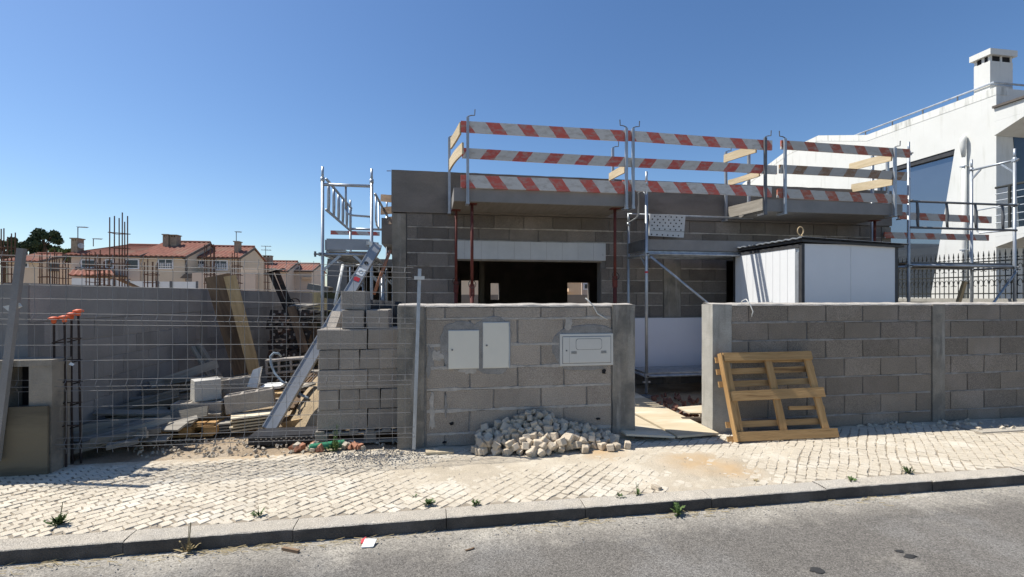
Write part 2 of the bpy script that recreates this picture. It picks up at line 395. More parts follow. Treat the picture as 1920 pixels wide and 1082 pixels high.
def block_wall(parent, x0, rows, spans, Y, t, mat, joint=.012, mats=None, axis='x', first=0.0, step=.5, holes=(), mort='mortar', ribbon=None, proud=.006, name='block', skip=0):
    """rows: z levels; spans: (a,b) stretches along the wall; Y the face; holes: (a,b,z0,z1). Every block is a piece of its own."""
    n = 0
    for i in range(len(rows) - 1):
        z0, z1 = rows[i], rows[i + 1]
        segs = list(spans)
        for (ha, hb, hz0, hz1) in holes:
            if z0 < hz1 - .03 and z1 > hz0 + .03:
                ns = []
                for (a, b) in segs:
                    if hb <= a or ha >= b: ns.append((a, b)); continue
                    if ha > a: ns.append((a, ha))
                    if hb < b: ns.append((hb, b))
                segs = ns
        ph = first + (step / 2 if i % 2 else 0)
        for (a, b) in segs:
            k = math.floor((a - ph) / step); x = a
            while x < b - .02:
                k += 1; nx = min(ph + k * step, b)
                if nx - x < .05: x = x if nx < b else nx; continue
                if b - nx < .06: nx = b
                l = nx - x - joint; me = block_mesh(l, t, z1 - z0 - joint, mat, random.randrange(3))
                yy = Y + R(-.002, .002)
                if axis == 'x': put(name, me, None, (x + joint / 2, yy, z0 + joint / 2), None, parent)
                else: put(name, me, None, (yy, x + joint / 2, z0 + joint / 2), (0, 0, RAD(90)), parent)
                x = nx; n += 1
        if ribbon and i:
            rth = .011 if mat == 'block_gate' else .0075
            for (a, b) in segs:
                m = MB(); x = a + .01; top = []; bot = []
                while x < b:
                    g = noise.noise(V((x * 3.1, z0 * 7, Y))); th = max(.0015, rth * (1 + 1.15 * g) + R(-.003, .003)); c = z0 + .004 * noise.noise(V((x * 1.3, z0 * 3, 5)))
                    pr = .003 + .004 * max(0, noise.noise(V((x * 5, z0, 2))))
                    top.append(V((x, Y - pr, c + th))); bot.append(V((x, Y - pr, c - th))); x += .035
                for q in range(len(top) - 1):
                    d = V((0, .012, 0)); n0 = len(m.v)
                    m.v += [bot[q], bot[q + 1], top[q + 1], top[q], bot[q] + d - V((0, 0, .003)), bot[q + 1] + d - V((0, 0, .003)), top[q + 1] + d + V((0, 0, .003)), top[q] + d + V((0, 0, .003))]
                    m.f += [(n0, n0 + 1, n0 + 2, n0 + 3), (n0 + 3, n0 + 2, n0 + 6, n0 + 7), (n0 + 1, n0, n0 + 4, n0 + 5)]
                if m.v:
                    o = m.build('mortar_joint', ribbon, parent)
    return n
# ------------------------------------------------------------------ ground, road, kerb, pavement
RZ = -.083
g = MB().quad((-700, -300, -.16), (700, -300, -.16), (700, 900, -.16), (-700, 900, -.16)).build('ground', 'soil'); g['kind'] = 'structure'
m = MB()
for i in range(60):
    for j in range(6):
        x0, x1 = -30 + i, -29 + i; y0, y1 = -14 + j * 2.9, -14 + (j + 1) * 2.9
        m.quad((x0, y0, RZ), (x1, y0, RZ), (x1, y1, RZ), (x0, y1, RZ))
road = m.build('road', 'asphalt'); road['kind'] = 'structure'
KY = 3.35
kerb = bpy.data.objects.new('kerb', None); COL.objects.link(kerb); OFF['kerb'] = V((0, 0, 0)); kerb['kind'] = 'structure'
def kerb_stone(x0, x1):
    m = MB(); n = 26; jz = R(-.003, .003); jy = R(-.005, .005); prof = [(0, -.2), (0, -.012), (.002, -.001), (.007, .004), (.018, .006), (.09, .009), (.15, .008), (.15, -.2)]
    for i in range(n + 1):
        x = x0 + .0025 + (x1 - x0 - .005) * i / n
        for (y, z) in prof:
            e = .004 if 1 <= prof.index((y, z)) <= 4 else .0015
            if i in (0, n) and y < .05 and z > -.1: z -= R(.0, .004); y += R(0, .003)
            chip = max(0, noise.noise(V((x * 2.3, y * 9, 3.3))) - .35) * .05 if (0 <= y < .05 and z > -.1) else 0
            m.v.append(V((x, KY + y + jy + e * noise.noise(V((x * 12, y * 40, z * 30))) + chip * .6, z + jz + e * noise.noise(V((x * 14, y * 30, 9))) - chip)))
        if i:
            k = len(prof); a = (i - 1) * k; c = i * k
            for q in range(k - 1): m.f.append((a + q, c + q, c + q + 1, a + q + 1))
    k = len(prof); m.f.append(tuple(range(k))); m.f.append(tuple(range(n * k, n * k + k))[::-1])
    o = fixn(m.build('kerb_stone', 'kerb_dark', kerb)); o.data.materials.append(M['kerb'])
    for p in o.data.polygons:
        if p.normal.z > .45: p.material_index = 1  # upward faces take the pale tone, all other faces stay dark
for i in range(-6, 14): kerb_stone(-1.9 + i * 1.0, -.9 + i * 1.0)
m = MB().box(-9, 13, 3.47, 3.505, -.2, -.018)
o = m.build('kerb_bedding', 'sand', kerb)

pav = bpy.data.objects.new('pavement', None); COL.objects.link(pav); OFF['pavement'] = V((0, 0, 0)); pav['kind'] = 'structure'
PX0, PX1, PY0, PY1 = -6.0, 9.5, 3.5, 4.96
blobs = [(*atg(850, 880).xy, .55, .36, .95), (*atg(1000, 862).xy, .6, .26, .85), (*atg(1300, 868).xy, .6, .32, 1.1), (*atg(1340, 900).xy, .5, .26, .85),
         (*atg(700, 860).xy, .5, .13, .7), (*atg(450, 835).xy, .9, .13, 1.1), (*atg(1150, 850).xy, .45, .16, .6), (*atg(1450, 840).xy, .25, .25, .5), (*atg(940, 925).xy, .3, .14, .45)]
def dust(x, y):
    d = sum(a * math.exp(-((x - cx) / sx) ** 2 - ((y - cy) / sy) ** 2) for cx, cy, sx, sy, a in blobs)
    d += .9 * math.exp(-((y - 4.95) / .06) ** 2)
    return d
def sand_z(x, y):
    d = dust(x, y); n = noise.noise(V((x * 5, y * 5, 0))) * .5 + noise.noise(V((x * 14, y * 14, 4))) * .3 + noise.noise(V((x * 40, y * 40, 8))) * .16
    return -.0055 + .003 * n + min(.018, d * .0115 * (.95 + 1.5 * n))
m = MB(); nx = 520; ny = 50
for j in range(ny + 1):
    for i in range(nx + 1):
        x = PX0 + (PX1 - PX0) * i / nx; y = PY0 + (PY1 - PY0) * j / ny; m.v.append(V((x, y, sand_z(x, y) + (.0 if j else -.0))))
for j in range(ny):
    for i in range(nx): a = j * (nx + 1) + i; m.f.append((a, a + 1, a + nx + 2, a + nx + 1))
o = m.build('sand_bed', 'sand', pav, True); o.data.materials.append(M['joint_dirt'])
for p in o.data.polygons:
    if dust(p.center.x, p.center.y) < .17 + .1 * noise.noise(V((p.center.x * 3, p.center.y * 3, 2))): p.material_index = 1
# limestone setts laid on the diagonal, each a little different
sv = []
for q in range(7):
    rr = random.Random(q); mm = MB(); a = .0368; c = [(-a, -a), (a, -a), (a, a), (-a, a)]; ring = []
    for k in range(4):
        p, n2 = V((*c[k], 0)), V((*c[(k + 1) % 4], 0)); p = p + V((rr.uniform(-.006, .003) * (1 if p.x > 0 else -1), rr.uniform(-.006, .003) * (1 if p.y > 0 else -1), 0)); ring.append(p); mid = (p + n2) / 2; ring.append(mid * rr.uniform(.94, 1.03))
    for r in ring: mm.v.append(V((r.x, r.y, -.03)))
    for r in ring: mm.v.append(V((r.x, r.y, -.003 + rr.uniform(-.001, .001))))
    for r in ring: mm.v.append(V((r.x * .92, r.y * .92, .0005 + rr.uniform(-.0012, .0012))))
    for lv in (0, 8):
        for k in range(8): j = (k + 1) % 8; mm.f.append((lv + k, lv + j, lv + 8 + j, lv + 8 + k))
    mm.f.append(tuple(range(16, 24))); sv.append(mm)
st = []
stp = .077
for i in range(-175, 175):
    for j in range(-175, 175):
        jx = (i + (.5 if j % 2 else 0)) * stp * 1.02; jy = j * stp
        x = 1.8 + (jx - jy) * .7071; y = 4.2 + (jx + jy) * .7071
        x += .03 * noise.noise(V((x * 1.5, y * 1.5, 1))); y += .03 * noise.noise(V((x * 1.5, y * 1.5, 7))); x += R(-.004, .004); y += R(-.004, .004)
        if PX0 < x < PX1 and 3.53 < y < 4.93:
            if y > 4.5 and noise.noise(V((x * .9, y * 2.0, 3))) > .22 and x < 1.0 and y > 4.62: continue
            if x > 6.05 and y > 4.4: continue
            st.append((x, y))
def pxarea(x, y):
    Z = x * SN + y * CS; u = 960 + FPX * (x * CS - y * SN) / Z; v = V0 + FPX * EYE / Z
    if not (5 < u < 1915 and v < 1080) or dust(x, y) > .75: return 0
    return 1 / Z ** 3
st.sort(key=lambda p: -pxarea(*p))
sme = []
for q in sv:
    me = q.mesh('paving_stone'); me.materials.append(M['limestone']); sme.append(me)
rest = MB()
for k, (x, y) in enumerate(st):
    z = R(-.002, .003); rot = Euler((R(-.035, .035), R(-.035, .035), RAD(45) + R(-.1, .1) + random.randrange(4) * RAD(90))); q = random.randrange(7); s = R(.93, 1.06), R(.86, 1.05)
    if k < 296:
        o = put('paving_stone', sme[q], None, (x, y, z), rot, pav); o.scale = (s[0], s[1], 1)
    else:
        mt = Matrix.Translation((x, y, z)) @ rot.to_matrix().to_4x4() @ Matrix.Diagonal((s[0], s[1], 1, 1)); n = len(rest.v)
        rest.v += [mt @ p for p in sv[q].v]; rest.f += [tuple(n + i for i in f) for f in sv[q].f]
o = rest.build('paving_stones', 'limestone', pav); o['kind'] = 'stuff'
# concrete cover let into the pavement on the right
c = MB().prism([(6.12, 4.46, -.02), (7.6, 4.46, -.02), (7.6, 4.9, -.02), (6.12, 4.9, -.02)], (0, 0, .024)).build('inspection_cover', 'kerb')
tag(c, 'flat concrete inspection cover set in the pavement below the right wall', 'cover')

# soil of the building plot (gentle bumps) and of the plots behind
m = MB(); nx, ny = 150, 140
for j in range(ny + 1):
    for i in range(nx + 1):
        x = -3.7 + 15 * i / nx; y = 4.93 + 13 * (j / ny) ** 1.4
        z = -.02 + .03 * noise.noise(V((x * 1.7, y * 1.7, 0))) + .015 * noise.noise(V((x * 6, y * 6, 2)))
        if x < -.3 and y < 5.2: z = min(z, .0)
        m.v.append(V((x, y, z)))
for j in range(ny):
    for i in range(nx): a = j * (nx + 1) + i; m.f.append((a, a + 1, a + nx + 2, a + nx + 1))
o = m.build('building_plot', 'soil', None, True); o['kind'] = 'structure'

# ------------------------------------------------------------------ front wall beside the gate (left part), with three meter cabinets
WY = 4.94
fw = thing('front_wall', 'low concrete block wall with three white meter cabinets and cobbles heaped at its foot', 'wall', (.92, WY + .1, 0))
rowsL = [.0, .133, .368, .587, .806, 1.036, 1.306, 1.43]
MB().box(-.08, 1.93, WY + .012, WY + .19, -.1, 1.425).build('mortar_core', 'mortar', fw)
block_wall(fw, 0, rowsL, [(-.06, 1.92)], WY, .2, 'block_gate', .014, first=.135, ribbon='mortar_light',
           holes=[])
def pillar(parent, x0, x1, y0, y1, z1, mat='concrete', name='pillar', z0=-.1):
    m = MB(); n = 14; c = len(m.v)
    for i in range(n + 1):
        z = z0 + (z1 - z0) * i / n; e = .005
        for (x, y) in ((x0, y0), (x1, y0), (x1, y1), (x0, y1)):
            m.v.append(V((x + e * noise.noise(V((x * 9, z * 6, 1))), y + e * .6 * noise.noise(V((x * 7, z * 6, 4))), z + (R(-.004, .004) if i == n else 0))))
        if i:
            a = (i - 1) * 4; b = i * 4
            for q in range(4): m.f.append((a + q, a + (q + 1) % 4, b + (q + 1) % 4, b + q))
    m.f.append((n * 4, n * 4 + 1, n * 4 + 2, n * 4 + 3)); return fixn(m.build(name, mat, parent))
pillar(fw, -.34, -.075, WY - .014, WY + .21, 1.437)
pillar(fw, 1.925, 2.18, WY - .014, WY + .21, 1.445)
# rough mortar capping
def capping(parent, x0, x1, y0, y1, z, mat='mortar_light'):
    m = MB(); n = int((x1 - x0) / .04); 
    for i in range(n + 1):
        x = x0 + (x1 - x0) * i / n; h = z + .008 + .007 * noise.noise(V((x * 9, 2, z))); f = .005 * noise.noise(V((x * 11, 5, z)))
        m.v += [V((x, y0 - .004 + f, z - .008 + f)), V((x, y0 + .006 + f, h)), V((x, y1, h + .016)), V((x, y1, z - .01))]
        if i:
            a = (i - 1) * 4; b = i * 4
            for q in range(3): m.f.append((a + q, b + q, b + q + 1, a + q + 1))
    return fixn(m.build('mortar_capping', mat, parent))
capping(fw, -.335, 2.175, WY, WY + .2, 1.437)
# mortar smears round the cabinets
def smear(parent, pts, mat='mortar', Y=WY):
    m = MB(); c = sum((V(p) for p in pts), V((0, 0))) / len(pts); n = len(pts)
    m.v.append(V((c.x, Y - .007, c.y)))
    for p in pts: m.v.append(V((p[0], Y - .0045, p[1])))
    for p in pts: m.v.append(V((p[0] + (p[0] - c.x) * .03, Y + .004, p[1] + (p[1] - c.y) * .03)))
    for i in range(n): j = (i + 1) % n; m.f.append((0, 1 + i, 1 + j)); m.f.append((1 + i, 1 + n + i, 1 + n + j, 1 + j))
    return fixn(m.build('mortar_smear', mat, parent))
def ring2(cx, cz, rx, rz, n=22, j=.12, seed=0):
    out = []
    for k in range(n * 2):
        a = math.pi * k / n; c, s = math.cos(a), math.sin(a); w = 1 + j * 1.6 * noise.noise(V((c * 1.7, s * 1.7, seed * 3.1))) + j * .8 * noise.noise(V((c * 5, s * 5, seed * 3.1)))
        out.append((cx + rx * w * abs(c) ** .7 * (1 if c > 0 else -1), cz + rz * w * abs(s) ** .7 * (1 if s > 0 else -1)))
    return out
smear(fw, ring2(.30, 1.03, .205, .245, 30, .07, 3), 'mortar')
smear(fw, ring2(.62, 1.03, .20, .29, 30, .07, 1), 'mortar')
smear(fw, ring2(1.63, .99, .36, .235, 30, .05, 2), 'mortar')
smear(fw, ring2(.38, .785, .09, .045, 20, .3, 4), 'mortar_light')
smear(fw, ring2(-.02, .9, .03, .16, 20, .5, 5), 'mortar')
smear(fw, ring2(-.0, .35, .028, .13, 20, .5, 6), 'mortar_light')
smear(fw, ring2(.14, .42, .014, .09, 20, .5, 7), 'mortar')
smear(fw, ring2(.05, .93, .06, .05, 20, .5, 8), 'mortar_light')
smear(fw, ring2(1.44, 1.245, .04, .07, 20, .4, 9), 'mortar_light')
def hole(parent, u, v, rx, rz, Y, seed):
    p = at(u, v, Y); m = MB(); pts = ring2(p.x, p.z, rx, rz, 14, .35, seed); m.prism([V((a, Y - .0075, b)) for a, b in pts], (0, .02, 0)); return fixn(m.build('broken_hole', 'dark_gap', parent))
hole(fw, 1132, 696, .022, .022, WY, 1); hole(fw, 847, 794, .022, .013, WY, 2); hole(fw, 1121, 785, .02, .012, WY, 3); hole(fw, 833, 829, .02, .01, WY, 5)
def cabinet(label, u0, v0, u1, v1, kind):
    a, b = at(u0, v1, WY - .015), at(u1, v0, WY - .015); x0, x1, z0, z1 = a.x, b.x, a.z, b.z
    t = thing('meter_cabinet', label, 'meter cabinet', ((x0 + x1) / 2, WY, z0), 'utility cabinets set in the gate wall')
    y = WY - .016
    mt = 'cabinet' if kind < 2 else 'cabinet_grey'
    def panel(name, x0, x1, z0, z1, y, d, mat, b=.004):
        m = MB(); n = len(m.v)
        for (i, yy) in ((b, y), (0, y + b), (0, y + d)):
            for (x, z) in ((x0 + i, z0 + i), (x1 - i, z0 + i), (x1 - i, z1 - i), (x0 + i, z1 - i)): m.v.append(V((x, yy, z)))
        m.f.append((0, 1, 2, 3))
        for p in (0, 4):
            for i in range(4): j = (i + 1) % 4; m.f.append((p + j, p + i, p + 4 + i, p + 4 + j))
        return fixn(m.build(name, mat, t))
    if kind == 2:
        panel('frame', x0, x1, z0, z1, y, .06, mt)
        panel('frame_gap', x0 + .026, x1 - .026, z0 + .026, z1 - .026, y - .002, .01, 'steel_dark', .001)
        d = panel('door', x0 + .031, x1 - .031, z0 + .031, z1 - .031, y - .006, .02, mt)
        # embossed rounded window plate with dark outline and two vents
        cx, cz, rx, rz = (x0 + x1) / 2 + .02, (z0 + z1) / 2 + .06, .145, .06
        for nm, k, yy, mm in (('viewing_window_gasket', 1.0, y - .0075, 'steel_dark'), ('viewing_window', .965, y - .009, 'cabinet_grey')):
            pts = []
            for q in range(24):
                an = 2 * math.pi * q / 24; c, s = math.cos(an), math.sin(an)
                pts.append(V((cx + (rx - .03) * (1 if c > 0 else -1) + .03 * c - (0 if k == 1 else .0035 * (1 if c > 0 else -1)), yy, cz + (rz - .03) * (1 if s > 0 else -1) + .03 * s - (0 if k == 1 else .0035 * (1 if s > 0 else -1)))))
            fixn(MB().prism(pts, (0, .006, 0)).build(nm, mm, d))
        for sx in (-.165, .165):
            for q in range(5):
                zz = cz - .075 - q * .006; MB().box(cx + sx - .03, cx + sx + .03, y - .0085, y - .004, zz - .0015, zz + .0015).build('vent_slot', 'mortar', d)
        MB().box(x0 + .10, x0 + .102, y - .0068, y - .004, z0 + .033, z1 - .033).build('groove', 'mortar', d)
        kx, kz = x0 + .07, (z0 + z1) / 2 - .005
    else:
        panel('frame', x0, x1, z0, z1, y + .008, .06, 'steel')
        d = panel('door', x0 + .004, x1 - .004 - (.012 if kind == 1 else 0), z0 + .004, z1 - .004, y, .02, mt)
        if kind == 1:
            for zz in (z0 + .03, z1 - .05): MB().box(x1 - .014, x1 - .004, y - .002, y + .01, zz, zz + .05).build('hinge', 'steel', d)
        kx, kz = x0 + .042, z0 + (z1 - z0) * .5
    m = MB().path([(kx, y - .009, kz), (kx, y + .004, kz)], .0085, 12); fixn(m.build('lock', 'steel_dark', d))
cabinet('plain white square meter cabinet with a lock, leftmost on the gate wall', 840, 618.5, 899, 693, 0)
cabinet('tall plain white meter cabinet with lock and hinges, middle one on the gate wall', 905, 603.5, 957, 691.5, 1)
cabinet('wide framed grey white cabinet with rounded viewing window near the gate', 1050, 625, 1150, 687, 2)
def conduit(label, pts, r=.007, mat='conduit', name='conduit', cat='conduit'):
    o = MB().path(pts, r, 8).build(name, mat, None, True); tag(o, label, cat); return o
conduit('stiff white conduit sticking up over the gate wall above the wide cabinet', [at(1098, 559, WY - .03), at(1112, 573, WY - .03), at(1120, 588, WY - .012), at(1137, 598, WY - .004), at(1142, 601, WY + .03)])

# ------------------------------------------------------------------ front wall on the right of the gate
rw = thing('front_wall', 'long concrete block wall right of the gate with a pallet leaning on it', 'wall', (6, WY + .1, 0))
rowsR = [.0, .141, .372, .59, .812, 1.03, 1.24, 1.438]
MB().box(3.33, 12.9, WY + .01, WY + .19, -.1, 1.432).build('mortar_core', 'mortar_dark', rw)
block_wall(rw, 0, rowsR, [(3.335, 6.03), (6.21, 12.85)], WY, .2, 'block', .011, first=.305 + .25, ribbon='mortar')
pillar(rw, 3.10, 3.335, WY - .014, WY + .205, 1.448, 'concrete_pale')
pillar(rw, 6.032, 6.208, WY - .012, WY + .2, 1.442, 'concrete')
capping(rw, 3.11, 12.85, WY, WY + .2, 1.44)
conduit('bent white cable hanging over the top of the right wall', [at(1385, 577, WY + .15), at(1392, 564, WY + .08), at(1399, 561, WY + .02), at(1406, 570, WY - .02), at(1412, 584, WY - .03), at(1409, 594, WY - .03)], .006, name='cable', cat='cable')

# ------------------------------------------------------------------ boundary wall on the left and the stub of the next plot
bw = thing('boundary_wall', 'long grey shaded block wall running back along the left of the plot', 'wall', (-3.7, 10, 0))
rowsB = [0, .2, .42, .64, .86, 1.08, 1.30, 1.655]
MB().box(-3.80, -3.606, 5.02, 15.5, -.1, 1.65).build('mortar_core', 'mortar', bw)
block_wall(bw, 0, rowsB[:-1], [(5.02, 8.3), (8.5, 15.5)], -3.6, .2, 'block_boundary', .006, axis='y', first=.12, mort='mortar')
MB().box(-3.803, -3.597, 5.02, 15.5, 1.305, 1.656).build('capping_beam', 'block_boundary', bw)
MB().box(-3.81, -3.588, 8.3, 8.5, 0, 1.658).build('pillar', 'concrete_slab', bw)
sw = thing('meter_stub', 'rough concrete wall stub with an open meter niche behind the leaning fence post', 'wall stub', (-4.2, 4.9, 0))
MB().box(-7.5, -3.6, 5.0, 5.19, -.1, 1.64).build('front_wall', 'concrete_slab', sw)
MB().box(-5.2, -3.262, 4.78, 4.995, -.1, .56).build('plinth', 'concrete', sw)
MB().box(-5.2, -3.62, 4.78, 4.995, .561, .93).build('side_block', 'concrete', sw)
MB().box(-3.43, -3.255, 4.775, 4.995, .561, .93).build('jamb', 'concrete', sw)
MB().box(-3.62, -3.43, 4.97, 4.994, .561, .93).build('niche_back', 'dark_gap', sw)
MB().box(-5.2, -3.25, 4.765, 4.997, .931, .985).build('lintel', 'concrete', sw)
pl = plank('plywood_sheet', (-4.65, 4.755, .29), (-3.27, 4.755, .29), .6, .018, 'dark_ply', None)
tag(pl, 'brown plywood sheet standing in front of the meter stub', 'plywood sheet')

# ------------------------------------------------------------------ the unfinished house
HY = 7.9
h = thing('unfinished_house', 'unfinished single storey concrete block house with canopy slabs', 'house', (4, 11, 0))
rowsH = [-.12 + .217 * i for i in range(14)] ; rowsH[-1] = 2.895 - .2; rowsH += [2.895]
rowsH = [.08, .297, .514, .731, .949, 1.166, 1.383, 1.60, 1.814, 2.032, 2.247, 2.463, 2.667, 2.892]
W1 = (.409, 2.877, .3, 2.158); W2 = (5.25, 6.15, .3, 2.19)
LT = (.40, 2.95, 2.155, 2.452)
def core(y0, y1, x0, x1, z0, z1, holes, mat):
    xs = sorted({x0, x1, *[q for hh in holes for q in hh[:2]]}); zs = sorted({z0, z1, *[q for hh in holes for q in hh[2:]]}); m = MB()
    for i in range(len(xs) - 1):
        for j in range(len(zs) - 1):
            cx, cz = (xs[i] + xs[i + 1]) / 2, (zs[j] + zs[j + 1]) / 2
            if any(a < cx < b and c < cz < d for a, b, c, d in holes): continue
            m.box(xs[i], xs[i + 1], y0, y1, zs[j], zs[j + 1])
    return m
core(HY + .012, HY + .2, -.41, 8.69, 0, 2.89, [W1, W2, LT], 'mortar').build('mortar_core', 'mortar_dark', h)
hw = bpy.data.objects.new('block_masonry', None); COL.objects.link(hw); hw.parent = h; OFF[hw.name] = OFF[h.name]
block_wall(hw, 0, rowsH, [(-.4, 4.03), (4.35, 8.5)], HY, .06, 'block_house', .012, first=.02, step=.5, proud=.01, ribbon='mortar_light', holes=[W1, W2, LT])
pillar(h, -.627, -.41, HY - .01, HY + .24, 2.87, 'concrete', 'corner_column')
pillar(h, 4.03, 4.35, HY - .008, HY + .2, 2.87, 'concrete', 'column')
pillar(h, 8.5, 8.70, HY - .008, HY + .24, 2.87, 'concrete', 'corner_column')
def rough_beam(x0, x1, y0, y1, z0, z1, mat, name, par, amp=.008):
    m = MB(); n = int((x1 - x0) / .12)
    for i in range(n + 1):
        x = x0 + (x1 - x0) * i / n; t = z1 + amp * noise.noise(V((x * 5, 1, 1))); b = z0 + amp * .6 * noise.noise(V((x * 4, 1, 6)))
        m.v += [V((x, y0, b)), V((x, y1, b)), V((x, y1, t)), V((x, y0, t))]
        if i:
            a = (i - 1) * 4; c = i * 4
            for q in range(4): m.f.append((a + q, a + (q + 1) % 4, c + (q + 1) % 4, c + q))
    m.f.append((0, 1, 2, 3)); e = n * 4; m.f.append((e + 3, e + 2, e + 1, e)); return fixn(m.build(name, mat, par))
rough_beam(-.635, 8.71, HY - .022, HY + .2, 2.893, 3.565, 'concrete_beam', 'parapet_beam', h)
# lintel shutter box of expanded polystyrene
lb = MB().box(LT[0], LT[1], HY - .03, HY + .2, LT[2], LT[3]).build('shutter_box', 'eps', h)
for q in range(9): MB().box(.53 + q * .275, .532 + q * .275, HY - .0315, HY - .028, LT[2] + .004, LT[3] - .004).build('panel_seam', 'mortar_dark', lb)
MB().box(LT[0] + .02, LT[1] - .06, HY - .012, HY + .14, 2.13, 2.153).build('opening_soffit', 'concrete', h)
# inside: floor, roof slab, side and back walls with window openings
MB().box(-.6, 8.68, HY + .2, 15.2, -.05, .3).build('floor_slab', 'concrete_slab', h)
MB().box(-.62, 8.69, HY + .2, 15.2, 2.88, 3.1).build('roof_slab', 'concrete_soffit', h)
MB().box(-.62, -.42, HY + .25, 15.0, .3, 2.88).build('side_wall', 'block_house', h)
MB().box(8.5, 8.7, HY + .25, 15.0, .3, 2.88).build('side_wall', 'block_house', h)
BY = 15.0
def bh(u0, u1, v0, v1):
    a, b = at(u0, v1, BY), at(u1, v0, BY); return (a.x, b.x, a.z, b.z)
core(BY, BY + .2, -.62, 8.7, .3, 2.88, [bh(865, 899, 526, 600), bh(920, 936, 531, 562), bh(1064, 1105, 530, 600)], '').build('back_wall', 'block_house', h)
MB().box(1.13, 1.25, 11.5, 11.8, .3, 2.88).build('inner_column', 'concrete', h)
rough_beam(.2, 8.4, 10.4, 10.6, 2.6, 2.88, 'concrete', 'inner_beam', h)
MB().box(-.62, 8.7, 15.0, 15.2, 3.1, 3.5).build('rear_parapet', 'concrete_beam', h)
# rear wing on the left with a dark opening
core(12, 12.2, -2.45, -.63, 0, 2.45, [(-2.0, -.70, .1, 2.25)], '').build('wing_wall', 'concrete_slab', h)
MB().box(-2.45, -.63, 12.2, 15.2, 2.28, 2.45).build('wing_roof', 'concrete_soffit', h)
MB().box(-2.45, -.63, 15.0, 15.2, 0, 2.28).build('wing_back_wall', 'block_house', h)
MB().box(-2.45, -2.3, 12.2, 15.0, 0, 2.28).build('wing_side_wall', 'block_house', h)
MB().box(-.95, -.633, 9.5, 12, 2.55, 3.05).build('side_beam', 'concrete_beam', h)
MB().tube(at(733, 320.5, HY + .1), at(725, 320.5, HY + .1), .006).build('rebar_end', 'rebar', h)
# canopy slabs
def canopy(x0, x1, y0):
    c = rough_beam(x0, x1, y0, HY - .022, 2.925, 3.118, 'concrete_slab', 'canopy_slab', h, .002)
    MB().box(x0 + .01, x1 - .01, y0 + .01, HY - .03, 2.919, 2.926).build('soffit', 'concrete_soffit', c)
canopy(.316, 2.99, 7.0); canopy(5.35, 7.95, 7.0)
# pale polystyrene sheets standing against the base of the house, scaffold stands in front
e = MB().box(2.95, 5.22, HY - .075, HY - .02, .32, 1.165).build('insulation_sheet', 'eps_blue'); tag(e, 'pale blue white insulation sheet standing against the house wall behind the gate', 'insulation sheet')
# perforated sheet
p0, p1 = at(1217, 444, 7.62), at(1285, 403, 7.62)
t = thing('perforated_sheet', 'pale perforated sheet with rows of holes hanging under the parapet', 'perforated sheet', p0)
m = MB(); a, b, c, d = at(1217, 442, 7.62), at(1282, 445.5, 7.62), at(1285.5, 404, 7.62), at(1219, 401, 7.62); fixn(m.prism([a, b, c, d], (0, .03, 0)).build('sheet', 'eps', t))
for j, zf in enumerate((.07, .33, .48, .62, .76, .9)):
    for i in range(6):
        f = (i + .45 + (.4 if j % 2 else 0)) / 6.5; q = (a * (1 - f) + b * f) * (1 - zf) + (d * (1 - f) + c * f) * zf
        fixn(MB().path([q + V((0, -.002, 0)), q + V((0, .01, 0))], .013, 8).build('hole', 'dark_gap', t))
fixn(MB().bar(a * .74 + d * .26 + V((0, -.002, 0)), b * .74 + c * .26 + V((0, -.002, 0)), .004, .006).build('fold_line', 'mortar_dark', t))
# ------------------------------------------------------------------ guard rail on the canopy slabs
RY = 6.93
def guard_post(label, u, vt, vb, Y=RY, hook=1, mat='steel'):
    a, b = at(u, vt, Y), at(u, vb, Y); b.x = a.x + (b.x - a.x) * .3
    t = thing('guardrail_post', label, 'guardrail post', b, 'steel guardrail posts')
    MB().bar(b, a, .04, .035, (0, 1, 0)).build('post', mat, t)
    # top hook, clamp under the slab
    k = hook
    MB().path([a - V((0, 0, .02)), a + V((0, 0, .012)), a + V((k * .045, 0, .03)), a + V((k * .1, 0, .035)), a + V((k * .105, 0, .12))], .008, 6).build('hook', 'steel_dark', t)
    MB().bar(b + V((0, -.02, .01)), b + V((0, .16, .01)), .05, .03).build('clamp', mat, t)
    return t
guard_post('galvanised guardrail post at the left front corner of the left canopy', 877, 220, 382)
guard_post('guardrail post at the right end of the left canopy, left one of a pair', 1174.5, 240, 392, hook=-1)
guard_post('guardrail post at the right end of the left canopy, right one of a pair', 1187, 241, 391, Y=6.96)
guard_post('dark guardrail post at the left corner of the right canopy', 1435, 258, 402, mat='steel_dark')
guard_post('pale guardrail post next to the gap between the striped boards', 1472, 260, 401, hook=-1)
guard_post('leaning guardrail post at the right front corner of the right canopy', 1678, 277, 405)
guard_post('guardrail post at the back of the left canopy by the wall', 842.5, 258, 400, Y=7.8)
guard_post('guardrail post standing behind the paired posts on the parapet', 1149, 278, 362, Y=7.8)
guard_post('guardrail post on the parapet left of the right canopy', 1361, 286, 414, Y=7.8, mat='steel')
guard_post('guardrail post on the inner side of the right canopy end', 1404, 279, 400, Y=7.4)
guard_post('guardrail post behind the right canopy next to its plain boards', 1636, 292, 382, Y=7.75)
guard_post('guardrail post at the right end behind the leaning post', 1664, 300, 382, Y=7.4)
def board(label, u0, v0, u1, v1, wpx0, Y0, Y1, mat, name='guard_board', cat='guard board', group='striped guard boards', ty=.028):
    p0, p1 = at(u0, v0, Y0), at(u1, v1, Y1); wz = wpx0 * (Y0 / ray(u0)[1]) / FPX
    o = plank(name, p0, p1, wz, ty, mat, None, warp=.022); tag(o, label, cat, group); return o
board('top red and white striped guard board above the left canopy', 864, 237.5, 1172, 255, 21, 6.96, 6.96, 'stripe_a')
board('middle red and white striped guard board above the left canopy', 866, 287, 1172, 304, 19, 6.965, 6.965, 'stripe_b')
